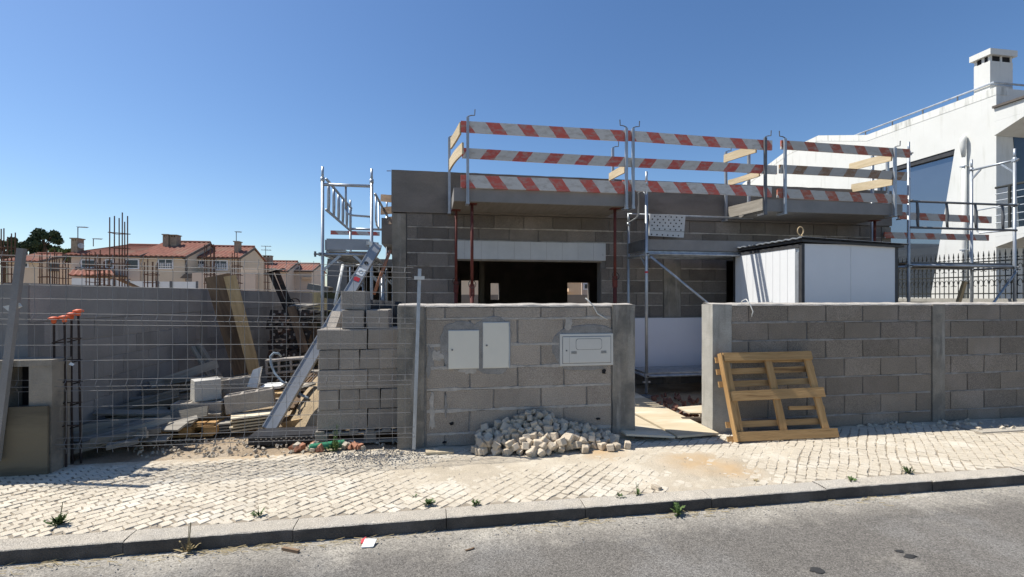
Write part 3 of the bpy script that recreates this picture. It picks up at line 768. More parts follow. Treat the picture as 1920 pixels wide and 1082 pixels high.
board('bottom red and white striped guard board lying on the left canopy edge', 864, 340, 1176, 352, 24, 6.97, 6.97, 'stripe_a')
board('top red and white striped guard board between the two canopies', 1170, 254, 1447, 273, 19, 6.985, 6.985, 'stripe_a')
board('middle red and white striped guard board between the two canopies', 1165, 304, 1456, 319, 17, 6.99, 6.99, 'stripe_b')
board('bottom red and white striped guard board between the two canopies', 1167, 348, 1446, 360, 20, 7.0, 7.0, 'stripe_a')
board('top faded striped guard board above the right canopy', 1464, 271.5, 1705, 288, 16.5, 6.97, 6.97, 'stripe_c')
board('middle faded brown striped guard board above the right canopy', 1461, 317, 1700, 331, 16, 6.975, 6.975, 'stripe_d')
board('bottom faded striped guard board lying on the right canopy edge', 1457, 362, 1701, 374, 17, 6.98, 6.98, 'stripe_c')
G = 'plain timber guard boards'
board('upper plain timber side board at the left end of the left canopy', 863.5, 240, 845.5, 270, 22, 6.95, 7.8, 'pine_pale', group=G)
board('lower plain timber side board at the left end of the left canopy', 868, 278, 843.5, 310, 22, 6.95, 7.8, 'pine_pale', group=G)
board('short plain timber board behind the paired posts of the left canopy', 1172, 316, 1143, 332, 15, 7.05, 7.8, 'pine_pale', group=G)
board('upper plain timber side board at the left end of the right canopy', 1418, 278, 1358, 298, 16, 7.02, 7.75, 'pine_pale', group=G)
board('lower plain timber side board at the left end of the right canopy', 1424, 325, 1366, 343, 11, 7.02, 7.75, 'pine_pale', group=G)
board('upper plain timber side board at the right end of the right canopy', 1672, 294, 1593, 314, 15, 7.02, 7.9, 'pine_pale', group=G)
board('lower plain timber side board at the right end of the right canopy', 1674, 339, 1597, 353, 16, 7.02, 7.9, 'pine_pale', group=G)
board('timber toe board on the left side of the right canopy slab', 1431, 383, 1367, 398, 22, 7.02, 7.75, 'old_wood', name='toe_board', cat='toe board', group=G)
# timber on the far left side of the house roof
G2 = 'timber boards along the left side of the house roof'
for lb, y0, y1 in (('upper', 371, 373), ('middle', 396, 394), ('lower', 414, 413)):
    board(lb + ' timber guard board end sticking out left of the house corner', 715 + (y0 > 400) * 14, y0, 736, y1, 13, 9.0, 8.4, 'brown_wood', group=G2)
board('red and white striped board above the rear wing behind the left scaffold', 620, 436, 712, 438.5, 7.5, 12.1, 12.1, 'stripe_a')

# ------------------------------------------------------------------ steel props under the canopies
def prop(label, u, Y, ztop, collar=1.72, tilt=0):
    x = at(u, 500, Y).x; t = thing('steel_prop', label, 'steel prop', (x, Y, 0), 'red steel props')
    MB().path([(x, Y, .0), (x + tilt, Y, collar)], .03, 10).build('outer_tube', 'red_steel', t, True)
    MB().path([(x + tilt, Y, collar - .02), (x + tilt, Y, ztop - .008)], .023, 10).build('inner_tube', 'red_steel', t, True)
    MB().box(x + tilt - .07, x + tilt + .07, Y - .07, Y + .07, ztop - .012, ztop - .001).build('head_plate', 'red_steel', t)
    MB().box(x - .07, x + .07, Y - .07, Y + .07, -.02, .008).build('base_plate', 'red_steel', t)
    MB().path([(x, Y, collar - .12), (x, Y, collar + .06)], .04, 10).build('collar', 'red_steel', t)
    pts = [V((x + tilt + .055 * math.cos(a), Y - .03 + .03 * math.sin(a), collar + .06 + .06 * math.sin(a))) for a in (2 * math.pi * k / 14 for k in range(15))]
    MB().path(pts, .006, 6).build('pin', 'steel_black', t)
prop('dark red steel prop under the back left of the left canopy', 855, 7.7, 2.919)
prop('dark red steel prop under the front left of the left canopy', 885, 7.15, 2.919, 1.66)
prop('dark red steel prop under the right end of the left canopy', 1153, 7.15, 2.919, 1.8)
prop('dark red steel prop behind the shed under the right canopy', 1640, 7.5, 2.919)

# ------------------------------------------------------------------ scaffolds
def post(t, x, y, z0, z1, name='standard', r=.024):
    MB().path([(x, y, z0), (x, y, z1 - .2)], r, 10).build(name, 'steel', t, True)
    MB().path([(x, y, z1 - .2), (x, y, z1)], r * .78, 10).build('spigot', 'steel', t, True)
    MB().path([(x, y, z1 - .22), (x, y, z1 - .16)], r * 1.25, 10).build('coupling_ring', 'steel', t, True)
def rail(t, p0, p1, name='ledger', r=.021, mat='steel'): return MB().path([p0, p1], r, 8).build(name, mat, t, True)
def foot(t, x, y, z=0):
    MB().box(x - .07, x + .07, y - .07, y + .07, z - .03, z + .008).build('base_plate', 'steel', t)
    MB().path([(x, y, z), (x, y, z + .3)], .017, 8).build('jack', 'steel_dark', t)
    MB().box(x - .06, x + .06, y - .012, y + .012, z + .2, z + .225).build('jack_nut', 'steel', t)
def deck(t, x0, x1, y0, y1, z, n=2, mat='steel', along='x'):
    d = []
    for k in range(n):
        if along == 'x':
            a = y0 + (y1 - y0) * k / n + .008; b = y0 + (y1 - y0) * (k + 1) / n - .008; o = MB().box(x0, x1, a, b, z - .012, z).box(x0, x1, a, a + .012, z - .06, z - .0125).box(x0, x1, b - .012, b, z - .06, z - .0125)
            for q in range(1, 6): xx = x0 + (x1 - x0) * q / 6; o.box(xx - .03, xx + .03, a + .0125, b - .0125, z - .05, z - .0125)
        else:
            a = x0 + (x1 - x0) * k / n + .008; b = x0 + (x1 - x0) * (k + 1) / n - .008; o = MB().box(a, b, y0, y1, z - .012, z).box(a, a + .012, y0, y1, z - .06, z - .0125).box(b - .012, b, y0, y1, z - .06, z - .0125)
            for q in range(1, 6): yy = y0 + (y1 - y0) * q / 6; o.box(a + .0125, b - .0125, yy - .03, yy + .03, z - .05, z - .0125)
        d.append(o.build('deck_plank', mat, t))
    return d
def rosette(t, x, y, z, dx=-.05): 
    MB().path([(x - .0, y - .03, z), (x, y - .075, z)], .012, 6).build('wedge_clamp', 'steel_dark', t); MB().box(x - .032, x + .032, y - .032, y + .032, z - .025, z + .025).build('clamp', 'steel', t)
# scaffold along the house front between the canopies
t = thing('scaffold', 'galvanised scaffold with deck and diagonal brace in front of the house between canopies', 'scaffold', (4.5, 7.3, 0))
X1, X2 = 3.286, 5.70; YA, YB = 7.0, 7.69
for X in (X1, X2):
    post(t, X, YA, .05, 3.475 if X == X1 else 2.35); post(t, X, YB, .05, 2.95 if X == X1 else 2.3); foot(t, X, YA); foot(t, X, YB)
    rail(t, (X, YA, 2.19), (X, YB, 2.19), 'transom'); rail(t, (X, YA, .30), (X, YB, .30), 'transom')
    rosette(t, X, YA, 2.2); rosette(t, X, YA, .31)
    MB().bar((X, YA + .02, 2.0), (X, YA + .2, 2.18), .02, .03).build('gusset', 'steel', t)
rail(t, (X1, YA, 2.2), (X2, YA, 2.2)); rail(t, (X1, YB, 2.2), (X2, YB, 2.2)); rail(t, (X1, YA, .30), (X2, YA, .30)); rail(t, (X1, YB, .3), (X2, YB, .3))
rail(t, (X1 + .05, YA - .03, 2.16), (X2 - .05, YA - .03, .42), 'diagonal_brace', .02)
deck(t, X1 + .03, X2 - .03, YA + .03, YB - .03, 2.25); deck(t, X1 + .03, X2 - .03, YA + .03, YB - .03, .345)
MB().box(X1 + .03, X2 - .2, YA + .02, YA + .05, 2.265, 2.43).build('toe_board', 'concrete_slab', t)
MB().box(X1 - .02, X1 + .01, YA + .04, YB - .04, 2.262, 2.43).build('toe_board', 'steel_dark', t)
pt = [at(1197, 362, 7.3), at(1197, 402, 7.3), at(1193, 409, 7.33), at(1180, 417, 7.6)]
MB().path([(X1, YA, 3.1), at(1205, 357, 7.1), at(1197, 362, 7.25)] + pt[1:], .014, 8).build('end_guard', 'steel', t, True)
rail(t, (X1, YB - .02, 2.93), (X2 - .1, YB - .02, 2.92), 'guard_tube', .017)
MB().path([(X1, YA, 1.9), (X1, YA, 1.93)], .0255, 10).build('red_band', 'red_label', t)
# scaffold at the right end
t = thing('scaffold', 'galvanised scaffold at the right end of the house next to the white neighbour', 'scaffold', (9.2, 7.4, 0))
X1, X2 = 8.13, 10.38; YA, YB = 7.05, 7.75
for X in (X1, X2):
    post(t, X, YA, .05, 4.21); post(t, X, YB, .05, 4.21 if X == X2 else 4.0); foot(t, X, YA); foot(t, X, YB)
    rail(t, (X, YA, 2.06), (X, YB, 2.06), 'transom'); rosette(t, X, YA, 2.07); rosette(t, X, YA, 3.19); rosette(t, X, YA, 4.0)
    if X == X2:
        rail(t, (X, YA - .06, 4.0), (X, YB, 4.0), 'transom'); MB().bar((X, YA, 3.78), (X, YA + .2, 3.98), .02, .03).build('gusset', 'steel', t); MB().bar((X, YB, 3.82), (X, YB - .16, 3.98), .02, .03).build('gusset', 'steel', t)
rail(t, (X1, YA, 2.08), (X2, YA, 2.08)); rail(t, (X1, YB, 2.08), (X2, YB, 2.08))
deck(t, X1 + .03, X2 - .03, YA + .03, YB - .03, 2.14, 2, 'steel_dark')
gf = MB().path([(X1, YA - .03, 3.18), (X2, YA - .03, 3.18)], .02, 8).build('guard_frame', 'steel_dark', t, True)
MB().path([(X1, YA - .03, 2.73), (X2, YA - .03, 2.73)], .02, 8).build('lower_rail', 'steel_dark', gf, True)
for f in (.06, .33, .60, .86):
    x = X1 + (X2 - X1) * f; MB().path([(x, YA - .03, 3.17), (x + .012, YA - .03, 3.06), (x + .018, YA - .03, 2.95), (x + .012, YA - .03, 2.84), (x + .02, YA - .03, 2.74)], [.018, .021, .026, .021, .018], 8).build('upright', 'steel_dark', gf, True)
MB().path([(X2, YA + .02, 3.22), (X2 - .0, YB - .1, 3.2), (X2, YB - .1, 2.80), (X2, YB - .14, 2.76), (X2, YA, 2.74)], .014, 8).build('end_guard', 'steel', t, True)
rail(t, (X2 - .0, YA - .03, 2.0), (X1 + 1.1, YA - .03, .7), 'diagonal_brace', .02)
board('upper striped board on the back of the right scaffold', 1684, 404, 1858, 412.5, 13, 7.83, 7.83, 'stripe_c')
board('lower striped board on the back of the right scaffold', 1658, 441, 1853, 446, 11.5, 7.83, 7.83, 'stripe_c')
MB_ = MB().path([at(1680, 412, 7.9), at(1689, 411, 7.85), at(1692, 405, 7.85)], .012, 8).build('bent_tube', 'steel_dark', t)
tp = plank('timber_prop', at(1786, 600, 7.2), at(1809, 528, 7.2), .06, .05, 'pine', None); tag(tp, 'leaning timber prop under the right scaffold deck', 'timber prop')
# scaffold tower at the left side of the house
t = thing('scaffold', 'galvanised scaffold tower with guard frames left of the house', 'scaffold', (-1.25, 8.6, 0))
X1, X2 = -1.61, -.90; YA, YB = 7.55, 10.05
for Y in (YA, YB):
    for X in (X1, X2):
        post(t, X, Y, .05, 3.48); foot(t, X, Y)
    rail(t, (X1, Y, 3.215 if Y == YA else 2.9), (X2, Y, 3.215 if Y == YA else 2.9), 'transom', .024); rail(t, (X1, Y, 2.17), (X2, Y, 2.17), 'transom', .024)
    MB().bar((X1 + .01, Y, 1.93), (X1 + .26, Y, 2.16), .03, .04).build('gusset', 'steel', t); MB().bar((X2 - .01, Y, 1.93), (X2 - .26, Y, 2.16), .03, .04).build('gusset', 'steel', t)
rosette(t, X1 - .02, YA, 2.17); MB().path([(X1 - .03, YA, 2.17), (X1 - .12, YA - .02, 2.17)], .014, 6).build('wedge_bolt', 'steel_dark', t); MB().path([(X1 - .1, YA - .02, 2.13), (X1 - .1, YA - .02, 2.21)], .016, 6).build('wedge_head', 'steel_dark', t)
gf = rail(t, (X1 + .05, YA + .02, 3.30), (X1 + .05, YB - .2, 3.28), 'guard_frame'); rail(gf, (X1 + .05, YA + .02, 2.84), (X1 + .05, YB - .2, 2.82), 'lower_rail')
for k in range(6):
    y = YA + .18 + k * .4; MB().path([(X1 + .05, y, 3.29), (X1 + .05, y, 3.15), (X1 + .05, y, 2.98), (X1 + .05, y, 2.84)], [.018, .026, .026, .018], 8).build('upright', 'steel', gf, True)
MB().path([(X1 + .33, YA + .02, 2.86), (X1 + .36, YA, 2.79), (X1 + .42, YA, 2.765), (X2, YA, 2.75)], .016, 8).build('end_guard', 'steel', t, True)
MB().path([(X1 + .33, YA + .02, 3.21), (X1 + .33, YA + .02, 2.86)], .016, 8).build('end_guard', 'steel', t, True)
gf = rail(t, (X2 + .05, YA + .02, 3.1), (X2 + .05, YB - .2, 3.1), 'guard_frame'); MB().path([(X2 + .05, YA + .1, 3.1), (X2 + .05, YA + .1, 2.72), (X2 + .05, YA + .2, 2.66), (X2 + .05, YA + .5, 2.64), (X2 + .05, YA + .5, 3.1)], .014, 8).build('lower_rail', 'steel', gf, True)
MB().box(X1 + .06, X2 - .03, YA - .02, YA + .012, 2.24, 2.405).build('toe_board', 'alu', t); MB().box(X1 + .03, X1 + .055, YA + .02, YB - .1, 2.235, 2.39).build('toe_board', 'alu', t)
deck(t, X1 + .03, X2 - .03, YA + .03, YB - .03, 2.225, 2, 'steel', 'y')
rail(t, (X1, YA, 2.17), (X1, YB, 2.17)); rail(t, (X2, YA, 2.17), (X2, YB, 2.17))
for y in (8.4, 9.2): rail(t, (X1, y, 2.1), (X2, y, 2.1), 'transom')
rail(t, (X2, YA, .5), (X2, YB, 2.1), 'diagonal_brace'); rail(t, (X1, YA, 1.0), (X2, YB, 1.0), 'diagonal_brace')
for x, y, zt in ((-1.2, 8.9, 1.9), (-.78, 8.2, 1.9), (-.72, 9.3, 1.95), (-.68, 10.6, 1.9), (-1.05, 10.6, 1.95)):
    rail(t, (x, y, 0), (x, y, zt), 'standard', .022); MB().bar((x, y, zt - .2), (x - .2, y, zt), .03, .03).build('gusset', 'steel', t)
p = MB().path([at(628, 572, 6.9), at(643, 497, 7.3)], .022, 10).build('tube', 'conduit', None, True); tag(p, 'thin white tube leaning on the left scaffold', 'tube')
p = MB().path([at(701, 552, 7.35), at(718, 505, 7.4), at(732, 469, 7.45)], .024, 10).build('tube', 'brick_red', None, True); tag(p, 'orange rusty tube leaning between scaffold and house corner', 'tube')

# big aluminium beam leaning against the tower
t = thing('aluminium_beam', 'long grey aluminium beam with red label leaning on the left scaffold', 'beam', at(500, 805, 5.85))
p0, p1 = at(503, 804, 5.6), at(708, 457, 7.42)
d = (p1 - p0).normalized(); side = d.cross(V((0, 1, 0))).normalized(); nn = side.cross(d).normalized()
if nn.y > 0: nn = -nn
fr = MB()
wd, dp = .115, .12
def pt2(s, a, b): return p0 + d * s + side * a + nn * b
L = (p1 - p0).length
fixn(MB().prism([pt2(0, -wd / 2, 0), pt2(0, wd / 2, 0), pt2(0, wd / 2, -.012), pt2(0, -wd / 2, -.012)], d * L).build('web', 'alu', t))
for sg in (-1, 1):
    fixn(MB().prism([pt2(0, sg * wd / 2, .006), pt2(0, sg * (wd / 2 + .012), .006), pt2(0, sg * (wd / 2 + .012), -dp), pt2(0, sg * wd / 2, -dp)], d * L).build('flange', 'alu', t))
MB().path([pt2(L - .42, 0, -.001), pt2(L - .42, 0, .004)], .03, 12).build('hole', 'dark_gap', t)
fixn(MB().prism([pt2(L - .78, -.04, .002), pt2(L - .78, .04, .002), pt2(L - .78, .04, .004), pt2(L - .78, -.04, .004)], d * .07).build('label_plate', 'red_label', t))
fixn(MB().prism([pt2(L - .67, -.05, .002), pt2(L - .67, .05, .002), pt2(L - .67, .05, .004), pt2(L - .67, -.05, .004)], d * .13).build('label_plate', 'paper_white', t))
fixn(MB().path([pt2(L - .605 + .028 * math.sin(a), .028 * math.cos(a), .0045) for a in (2 * math.pi * k / 14 for k in range(15))], .003, 5).build('label_mark', 'steel_dark', t))
MB().bar(pt2(L + .01, 0, -.02), pt2(L + .03, .16, -.12), .05, .05).build('end_cap', 'conduit', t); MB().bar(pt2(L - .02, -wd / 2, -.04), pt2(L - .02, wd / 2, -.04), .04, .08).build('end_cap', 'steel_black', t)

# ------------------------------------------------------------------ white site cabin
t = thing('site_cabin', 'small white panel site cabin with corrugated roof behind the right wall', 'cabin', (5.6, 6.4, 0))
sx0, sx1, sy0, sy1 = 4.885, 6.40, 5.70, 7.17; zf, zr = 2.31, 2.27
MB().box(sx0 + .03, sx1 - .03, sy0 + .03, sy1 - .03, .02, 2.2).build('core', 'shed_white', t)
for k in range(2):
    a = sx0 + .045 + k * .72; b = min(a + .716, sx1 - .04); MB().box(a, b, sy0 + .004, sy0 + .03, .05, 2.245).build('front_panel', 'shed_white', t)
n = 9
for k in range(n):
    a = sy0 + .12 + (sy1 - sy0 - .16) * k / n; b = sy0 + .12 + (sy1 - sy0 - .16) * (k + 1) / n - .005; MB().box(sx0 + .004, sx0 + .03, a, b, .05, 2.2).build('side_board', 'shed_white', t)
for (x, y) in ((sx0, sy0), (sx1 - .045, sy0), (sx0, sy1 - .04), (sx1 - .045, sy1 - .04)): MB().box(x, x + .045, y - .003, y + .045, 0, 2.25).build('corner_post', 'shed_trim', t)
MB().box(sx0 - .003, sx0 + .01, sy0 + .05, sy0 + .115, .05, 2.14).build('door_jamb', 'steel', t)
MB().box(sx0 - .004, sx0 + .02, sy0 + .045, sy1, 2.2, 2.245).build('eaves_trim', 'shed_trim', t)
rf = MB(); nn2 = 60
for i in range(nn2 + 1):
    y = sy0 - .06 + (sy1 - sy0 + .12) * i / nn2; z = .007 * math.sin(i * 2 * math.pi / 5)
    for x, zz in ((sx0 - .05, zf + .02), (sx1 + .11, zf - .045)): rf.v.append(V((x, y, zz + z))); rf.v.append(V((x, y, zz + z - .016)))
    if i:
        a = (i - 1) * 4; b = i * 4; rf.f += [(a, b, b + 2, a + 2), (a + 1, a + 3, b + 3, b + 1), (a, a + 1, b + 1, b), (a + 2, b + 2, b + 3, a + 3)]
fixn(rf.build('corrugated_roof', 'steel', t))
MB().hexa([(sx0 - .02, sy0 - .035, 2.27), (sx1 + .06, sy0 - .035, 2.215), (sx1 + .06, sy1, 2.215), (sx0 - .02, sy1, 2.27), (sx0 - .02, sy0 - .035, 2.30), (sx1 + .06, sy0 - .035, 2.245), (sx1 + .06, sy1, 2.245), (sx0 - .02, sy1, 2.30)]).build('fascia', 'shed_trim', t)
c = at(1501, 433, 5.75)
MB().path([V((sx0 + .05, 5.72, 2.32))] + [c + V((.045 * math.sin(a), 0, -.055 * math.cos(a))) for a in (.4 + 5.6 * k / 14 for k in range(15))] + [V((sx0 + .06, 5.73, 2.32))], .008, 6).build('rope_loop', 'rope', t, True)

# ------------------------------------------------------------------ pallet leaning on the right wall
t = thing('pallet', 'worn wooden pallet leaning against the long wall right of the gate', 'pallet', (3.77, 4.6, 0))
BX0, BX1 = 3.165, 4.36
def pp(x, s, off=0):   # s: 0 bottom 1 top, off: towards the street
    b = V((x, 4.575, .01)); e = V((x, 4.86, .905)); q = b + (e - b) * s; n = V((0, -(.895), .285)).normalized(); return q + n * off
up = (V((0, .285, .895))).normalized()
for f in (.035, .47, .90):
    x = BX0 + (BX1 - BX0) * f; plank('stringer', pp(x, .0, .0), pp(x - .015 + R(-.012, .012), 1.0 + R(-.01, .01), .0), .082, .024, 'pallet_wood', t, up=(1, 0, 0))
for s, ww, f0, f1, nm in ((.055, .105, .0, 1.0, 0), (.50, .115, .0, .96, 0), (.955, .10, -.0, .92, 0)):
    plank('front_board', pp(BX0 + (BX1 - BX0) * f0, s, .024), pp(BX0 + (BX1 - BX0) * f1, s + R(-.018, .018), .022), ww * .92, .017, 'pallet_wood', t, up=up)
for s, f0, f1 in ((.03, -.07, .97), (.19, -.06, .96), (.645, -.06, .96), (.79, -.06, .96), (.93, -.05, .9)):
    plank('back_board', pp(BX0 + (BX1 - BX0) * f0, s, -.045), pp(BX0 + (BX1 - BX0) * f1, s + R(-.014, .014), -.045), .064, .015, 'pallet_wood', t, up=up)
plank('broken_board', pp(BX0 + (BX1 - BX0) * .6, .345, -.045), pp(BX0 + (BX1 - BX0) * .97, .335, -.045), .04, .02, 'pallet_wood', t, up=up)
for f in (.035, .47, .90):
    for s in (.05, .5, .95):
        x = BX0 + (BX1 - BX0) * f; a = pp(x, s - .05, -.024); b = pp(x, s + .05, -.024); plank('spacer_block', a, b, .09, .02, 'pallet_wood', t, up=(1, 0, 0))
plank('edge_strip', pp(BX0 - .012, 0, .0), pp(BX0 - .022, 1.0, .0), .016, .07, 'pallet_wood', t, up=(1, 0, 0))

# ------------------------------------------------------------------ boards laid through the gateway
def sheet(label, c, mat, th=.02, name='plywood_board', cat='board', group=None):
    m = fixn(MB().prism([V(p) for p in c], (0, 0, th)).build(name, mat)); tag(m, label, cat, group); return m
G = 'plywood boards laid through the gateway'
sheet('left plywood board of the ramp through the gateway', [(2.02, 4.78, .07), (2.55, 4.74, .03), (2.45, 6.5, .05), (1.95, 6.5, .05)], 'plywood', .02, group=G)
sheet('right plywood board of the ramp through the gateway', [(2.575, 4.73, .035), (3.095, 4.80, .025), (3.05, 7.0, .06), (2.50, 7.0, .05)], 'plywood', .02, group=G)
sheet('pale plywood scrap lying inside the gateway by the lit pillar', [(3.15, 5.5, .08), (3.9, 5.4, .06), (3.9, 5.75, .12), (3.1, 5.7, .11)], 'plywood', .015)
o = MB().path([(3.0, 5.42, .03), (3.9, 5.3, .04)], .04, 8).build('bark_pole', 'bark'); tag(o, 'dark wooden pole lying under the plywood scrap in the gateway', 'pole')

# ------------------------------------------------------------------ white neighbouring house
NX = 12.0
n = thing('neighbour_house', 'white two storey house with tinted slanted window and chimney on the right', 'house', (16, 12, 0))
FY = 8.48
prof = [(FY, 6.05), (11.6, 6.05 ), (13.3, 6.6), (14.6, 6.55), (17.2, 5.9)]
wp = [atx(1645, 322, NX), atx(1790.5, 279, NX), atx(1745, 558, NX), atx(1645, 560, NX)]
wz = [p.z for p in wp]; wy = [p.y for p in wp]
# gable wall made as strips round the slanted opening
zb = -.1
def strip(ys, lo, hi): return [V((NX, ys[0], lo[0])), V((NX, ys[1], lo[1])), V((NX, ys[1], hi[1])), V((NX, ys[0], hi[0]))]
def top(y):
    for i in range(len(prof) - 1):
        if prof[i][0] <= y <= prof[i + 1][0]: f = (y - prof[i][0]) / (prof[i + 1][0] - prof[i][0]); return prof[i][1] + f * (prof[i + 1][1] - prof[i][1])
    return prof[-1][1]
ztop = wp[1].z; yt, yb = wp[1].y, wp[2].y; yl = wp[0].y; zlow = wp[2].z; ztl = wp[0].z
m = MB(); th = V((.3, 0, 0))
m.prism([V((NX, FY, zb)), V((NX, yb, zb)), V((NX, yb, zlow)), V((NX, yt, ztop)), V((NX, FY, ztop))], th)
m.prism([V((NX, yb, zb)), V((NX, 17.2, zb)), V((NX, 17.2, zlow)), V((NX, yb, zlow))], th)
m.prism([V((NX, yl, zlow)), V((NX, 17.2, zlow)), V((NX, 17.2, 5.9)), V((NX, yl, ztl))], th)
ys = [FY, yt] + [q for q in (11.6, 13.3, 14.6) if q > yt] + [17.2]
m.prism([V((NX, FY, ztop)), V((NX, yt, ztop)), V((NX, yl, ztl)), V((NX, 17.2, 5.901))] + [V((NX, y, z)) for y, z in reversed(prof[:-1])], th)
fixn(m.build('side_wall', 'house_white', n))
for i in range(len(prof) - 1):
    a, b = prof[i], prof[i + 1]
    a = (a[0] - .004 * (i == 0), a[1])
    fixn(MB().prism([V((NX - .006, a[0], a[1] - .16)), V((NX - .006, b[0], b[1] - .16)), V((NX - .006, b[0], b[1] + .012)), V((NX - .006, a[0], a[1] + .012))], (.32, 0, 0)).build('parapet_band', 'house_stain', n))
g0 = MB().prism([V((NX + .10, p.y, p.z)) for p in wp], (.02, 0, 0)); fixn(g0.build('slanted_window', 'glass_tint', n))
fixn(MB().prism([V((NX + .02, yt, ztop + .0)), V((NX + .02, yl, ztl)), V((NX + .02, yl, ztl - .09)), V((NX + .02, yt, ztop - .12))], (.08, 0, 0)).build('window_head', 'shed_trim', n))
MB().box(12.301, 24, FY + .004, FY + .25, -.1, 5.2).build('front_wall', 'house_white', n)
MB().box(12.301, 24, FY + .02, FY + .25, 5.201, 6.05).build('front_parapet', 'house_white', n)
MB().box(12.2, 24, FY + .26, 17, 5.5, 5.7).build('roof_slab', 'concrete_slab', n)
# overhanging roof edge and balcony
fixn(MB().prism([V((11.93, 7.75, 5.30)), V((24, 7.75, 5.30)), V((24, 7.75, 5.58)), V((11.93, 7.75, 5.58))], (0, FY - 7.76, 0)).build('roof_overhang', 'house_white', n))
fixn(MB().prism([V((11.93, 7.76, 5.298)), V((11.93, 8.47, 5.298)), V((11.93, 8.47, 5.0))], (12, 0, 0)).build('overhang_soffit', 'house_white', n))
MB().box(11.88, 24, 7.70, FY - .004, 5.583, 5.63).build('roof_coping', 'dark_stone', n)
fixn(MB().prism([V((11.95, 7.75, 2.83)), V((24, 7.75, 2.83)), V((24, 7.75, 2.98)), V((11.95, 7.75, 2.98))], (0, FY - 7.76, 0)).build('balcony_slab', 'house_white', n))
fixn(MB().prism([V((11.95, 7.76, 2.828)), V((11.95, 8.47, 2.828)), V((11.95, 8.47, 2.6))], (12, 0, 0)).build('balcony_soffit', 'house_white', n))
br = MB().path([(11.98, FY, 3.88), (11.98, 7.8, 3.88), (24, 7.8, 3.88)], .025, 8).build('balcony_railing', 'iron', n)
for z in (3.12, 3.28, 3.44, 3.6, 3.74): MB().path([(11.98, FY, z), (11.98, 7.8, z), (24, 7.8, z)], .01, 6).build('railing_bar', 'steel', br)
for x in (11.98, 12.9, 13.8, 14.7): MB().box(x - .02, x + .02, 7.78, 7.82, 2.98, 3.88).build('baluster', 'iron', br)
MB().box(11.96, 12.0, 8.2, 8.24, 2.98, 3.88).build('baluster', 'iron', br)
fixn(MB().prism([V((12.62, FY - .006, 2.99)), V((15.5, FY - .006, 2.99)), V((15.5, FY - .006, 5.0)), V((12.45, FY - .006, 5.0))], (0, .02, 0)).build('balcony_door', 'window_dark', n))
# chimney and roof rail
ch = MB().box(12.09, 12.70, 8.66, 8.98, 5.6, 6.72).build('chimney', 'house_white', n)
MB().box(12.11, 12.68, 8.68, 8.96, 6.72, 6.84).build('chimney_vent', 'dark_gap', ch)
for x in (12.10, 12.37, 12.64): MB().box(x, x + .05, 8.665, 8.71, 6.721, 6.839).build('vent_pier', 'house_white', ch)
for y in (8.78, 8.925): MB().box(12.095, 12.14, y - .0, y + .05, 6.721, 6.839).build('vent_pier', 'house_white', ch)
MB().box(12.03, 12.76, 8.61, 9.03, 6.84, 6.97).build('chimney_cap', 'house_white', ch)
rr = MB().path([(24, FY + .1, 6.2), (NX + .06, FY + .1, 6.2), (NX + .06, 12.3, 6.2)], .022, 8).build('roof_rail', 'steel', n)
for y in (9.3, 10.1, 10.9, 11.7): MB().box(NX + .05, NX + .07, y - .012, y + .012, 6.0, 6.2).build('rail_post', 'steel_dark', rr)
# rain pipe with an old hopper head
px = atx(1808, 300, NX - .05)
dp2 = MB().path([(NX - .045, px.y, 1.2), (NX - .045, px.y, 5.0)], .045, 10).build('rain_pipe', 'house_white', n, True)
MB().path([(NX - .06, px.y, 4.72), (NX - .08, px.y, 4.95), (NX - .09, px.y, 5.05), (NX - .075, px.y, 5.12), (NX - .05, px.y, 5.2)], [.04, .06, .062, .066, .035], 10).build('hopper_head', 'house_white', dp2, True)
for z in (1.9, 2.6, 3.35, 4.5): MB().box(NX - .105, NX - .001, px.y - .06, px.y + .06, z - .012, z + .012).build('pipe_clip', 'steel', dp2)
MB().box(NX - .01, NX + .02, 14.3, 14.9, 4.55, 4.9).build('small_window', 'window_dark', n)

# side boundary wall with wrought iron fence
FX = 11.0
b = thing('boundary_wall', 'low cream wall carrying a wrought iron fence on the right', 'wall', (FX, 9, 0))
MB().box(FX, FX + .18, 5.2, 15, -.1, 1.42).build('wall_body', 'concrete_pale', b); MB().box(FX - .04, FX + .22, 5.2, 15, 1.422, 1.5).build('coping', 'concrete_pale', b)
f = thing('iron_fence', 'black wrought iron fence with spikes and scrolls on the cream boundary wall', 'fence', (FX + .09, 9, 1.5))
for z in (1.6, 1.95, 2.25): MB().box(FX + .075, FX + .105, 5.3, 14.9, z - .012, z + .012).build('rail', 'iron', f)
pk = MB().box(-.006, .006, -.006, .006, 0, .88); pk.hexa([(-.02, -.004, .86), (.02, -.004, .86), (.02, .004, .86), (-.02, .004, .86), (-.002, -.002, .97), (.002, -.002, .97), (.002, .002, .97), (-.002, .002, .97)]); pk.box(-.006, .006, -.035, .035, .80, .82)
pkm = pk.mesh('picket'); pkm.materials.append(M['iron'])
scm = []
for sg in (-1, 1):
    for zc in (.30, .60):
        me = MB().path([V((0, sg * (.012 + .038 * (1 - math.cos(a))), zc + .10 * math.sin(a) * (1 - a / 9))) for a in (.0 + 5.0 * k / 9 for k in range(10))], .007, 4).mesh('scroll')
        me.materials.append(M['iron']); scm.append(me)
k = 0; y = 5.4
while y < 14.8:
    put('picket', pkm, None, (FX + .09, y, 1.5), None, f)
    if k % 2:
        for me in scm: put('scroll', me, None, (FX + .09, y, 1.5), None, f)
    y += .095; k += 1
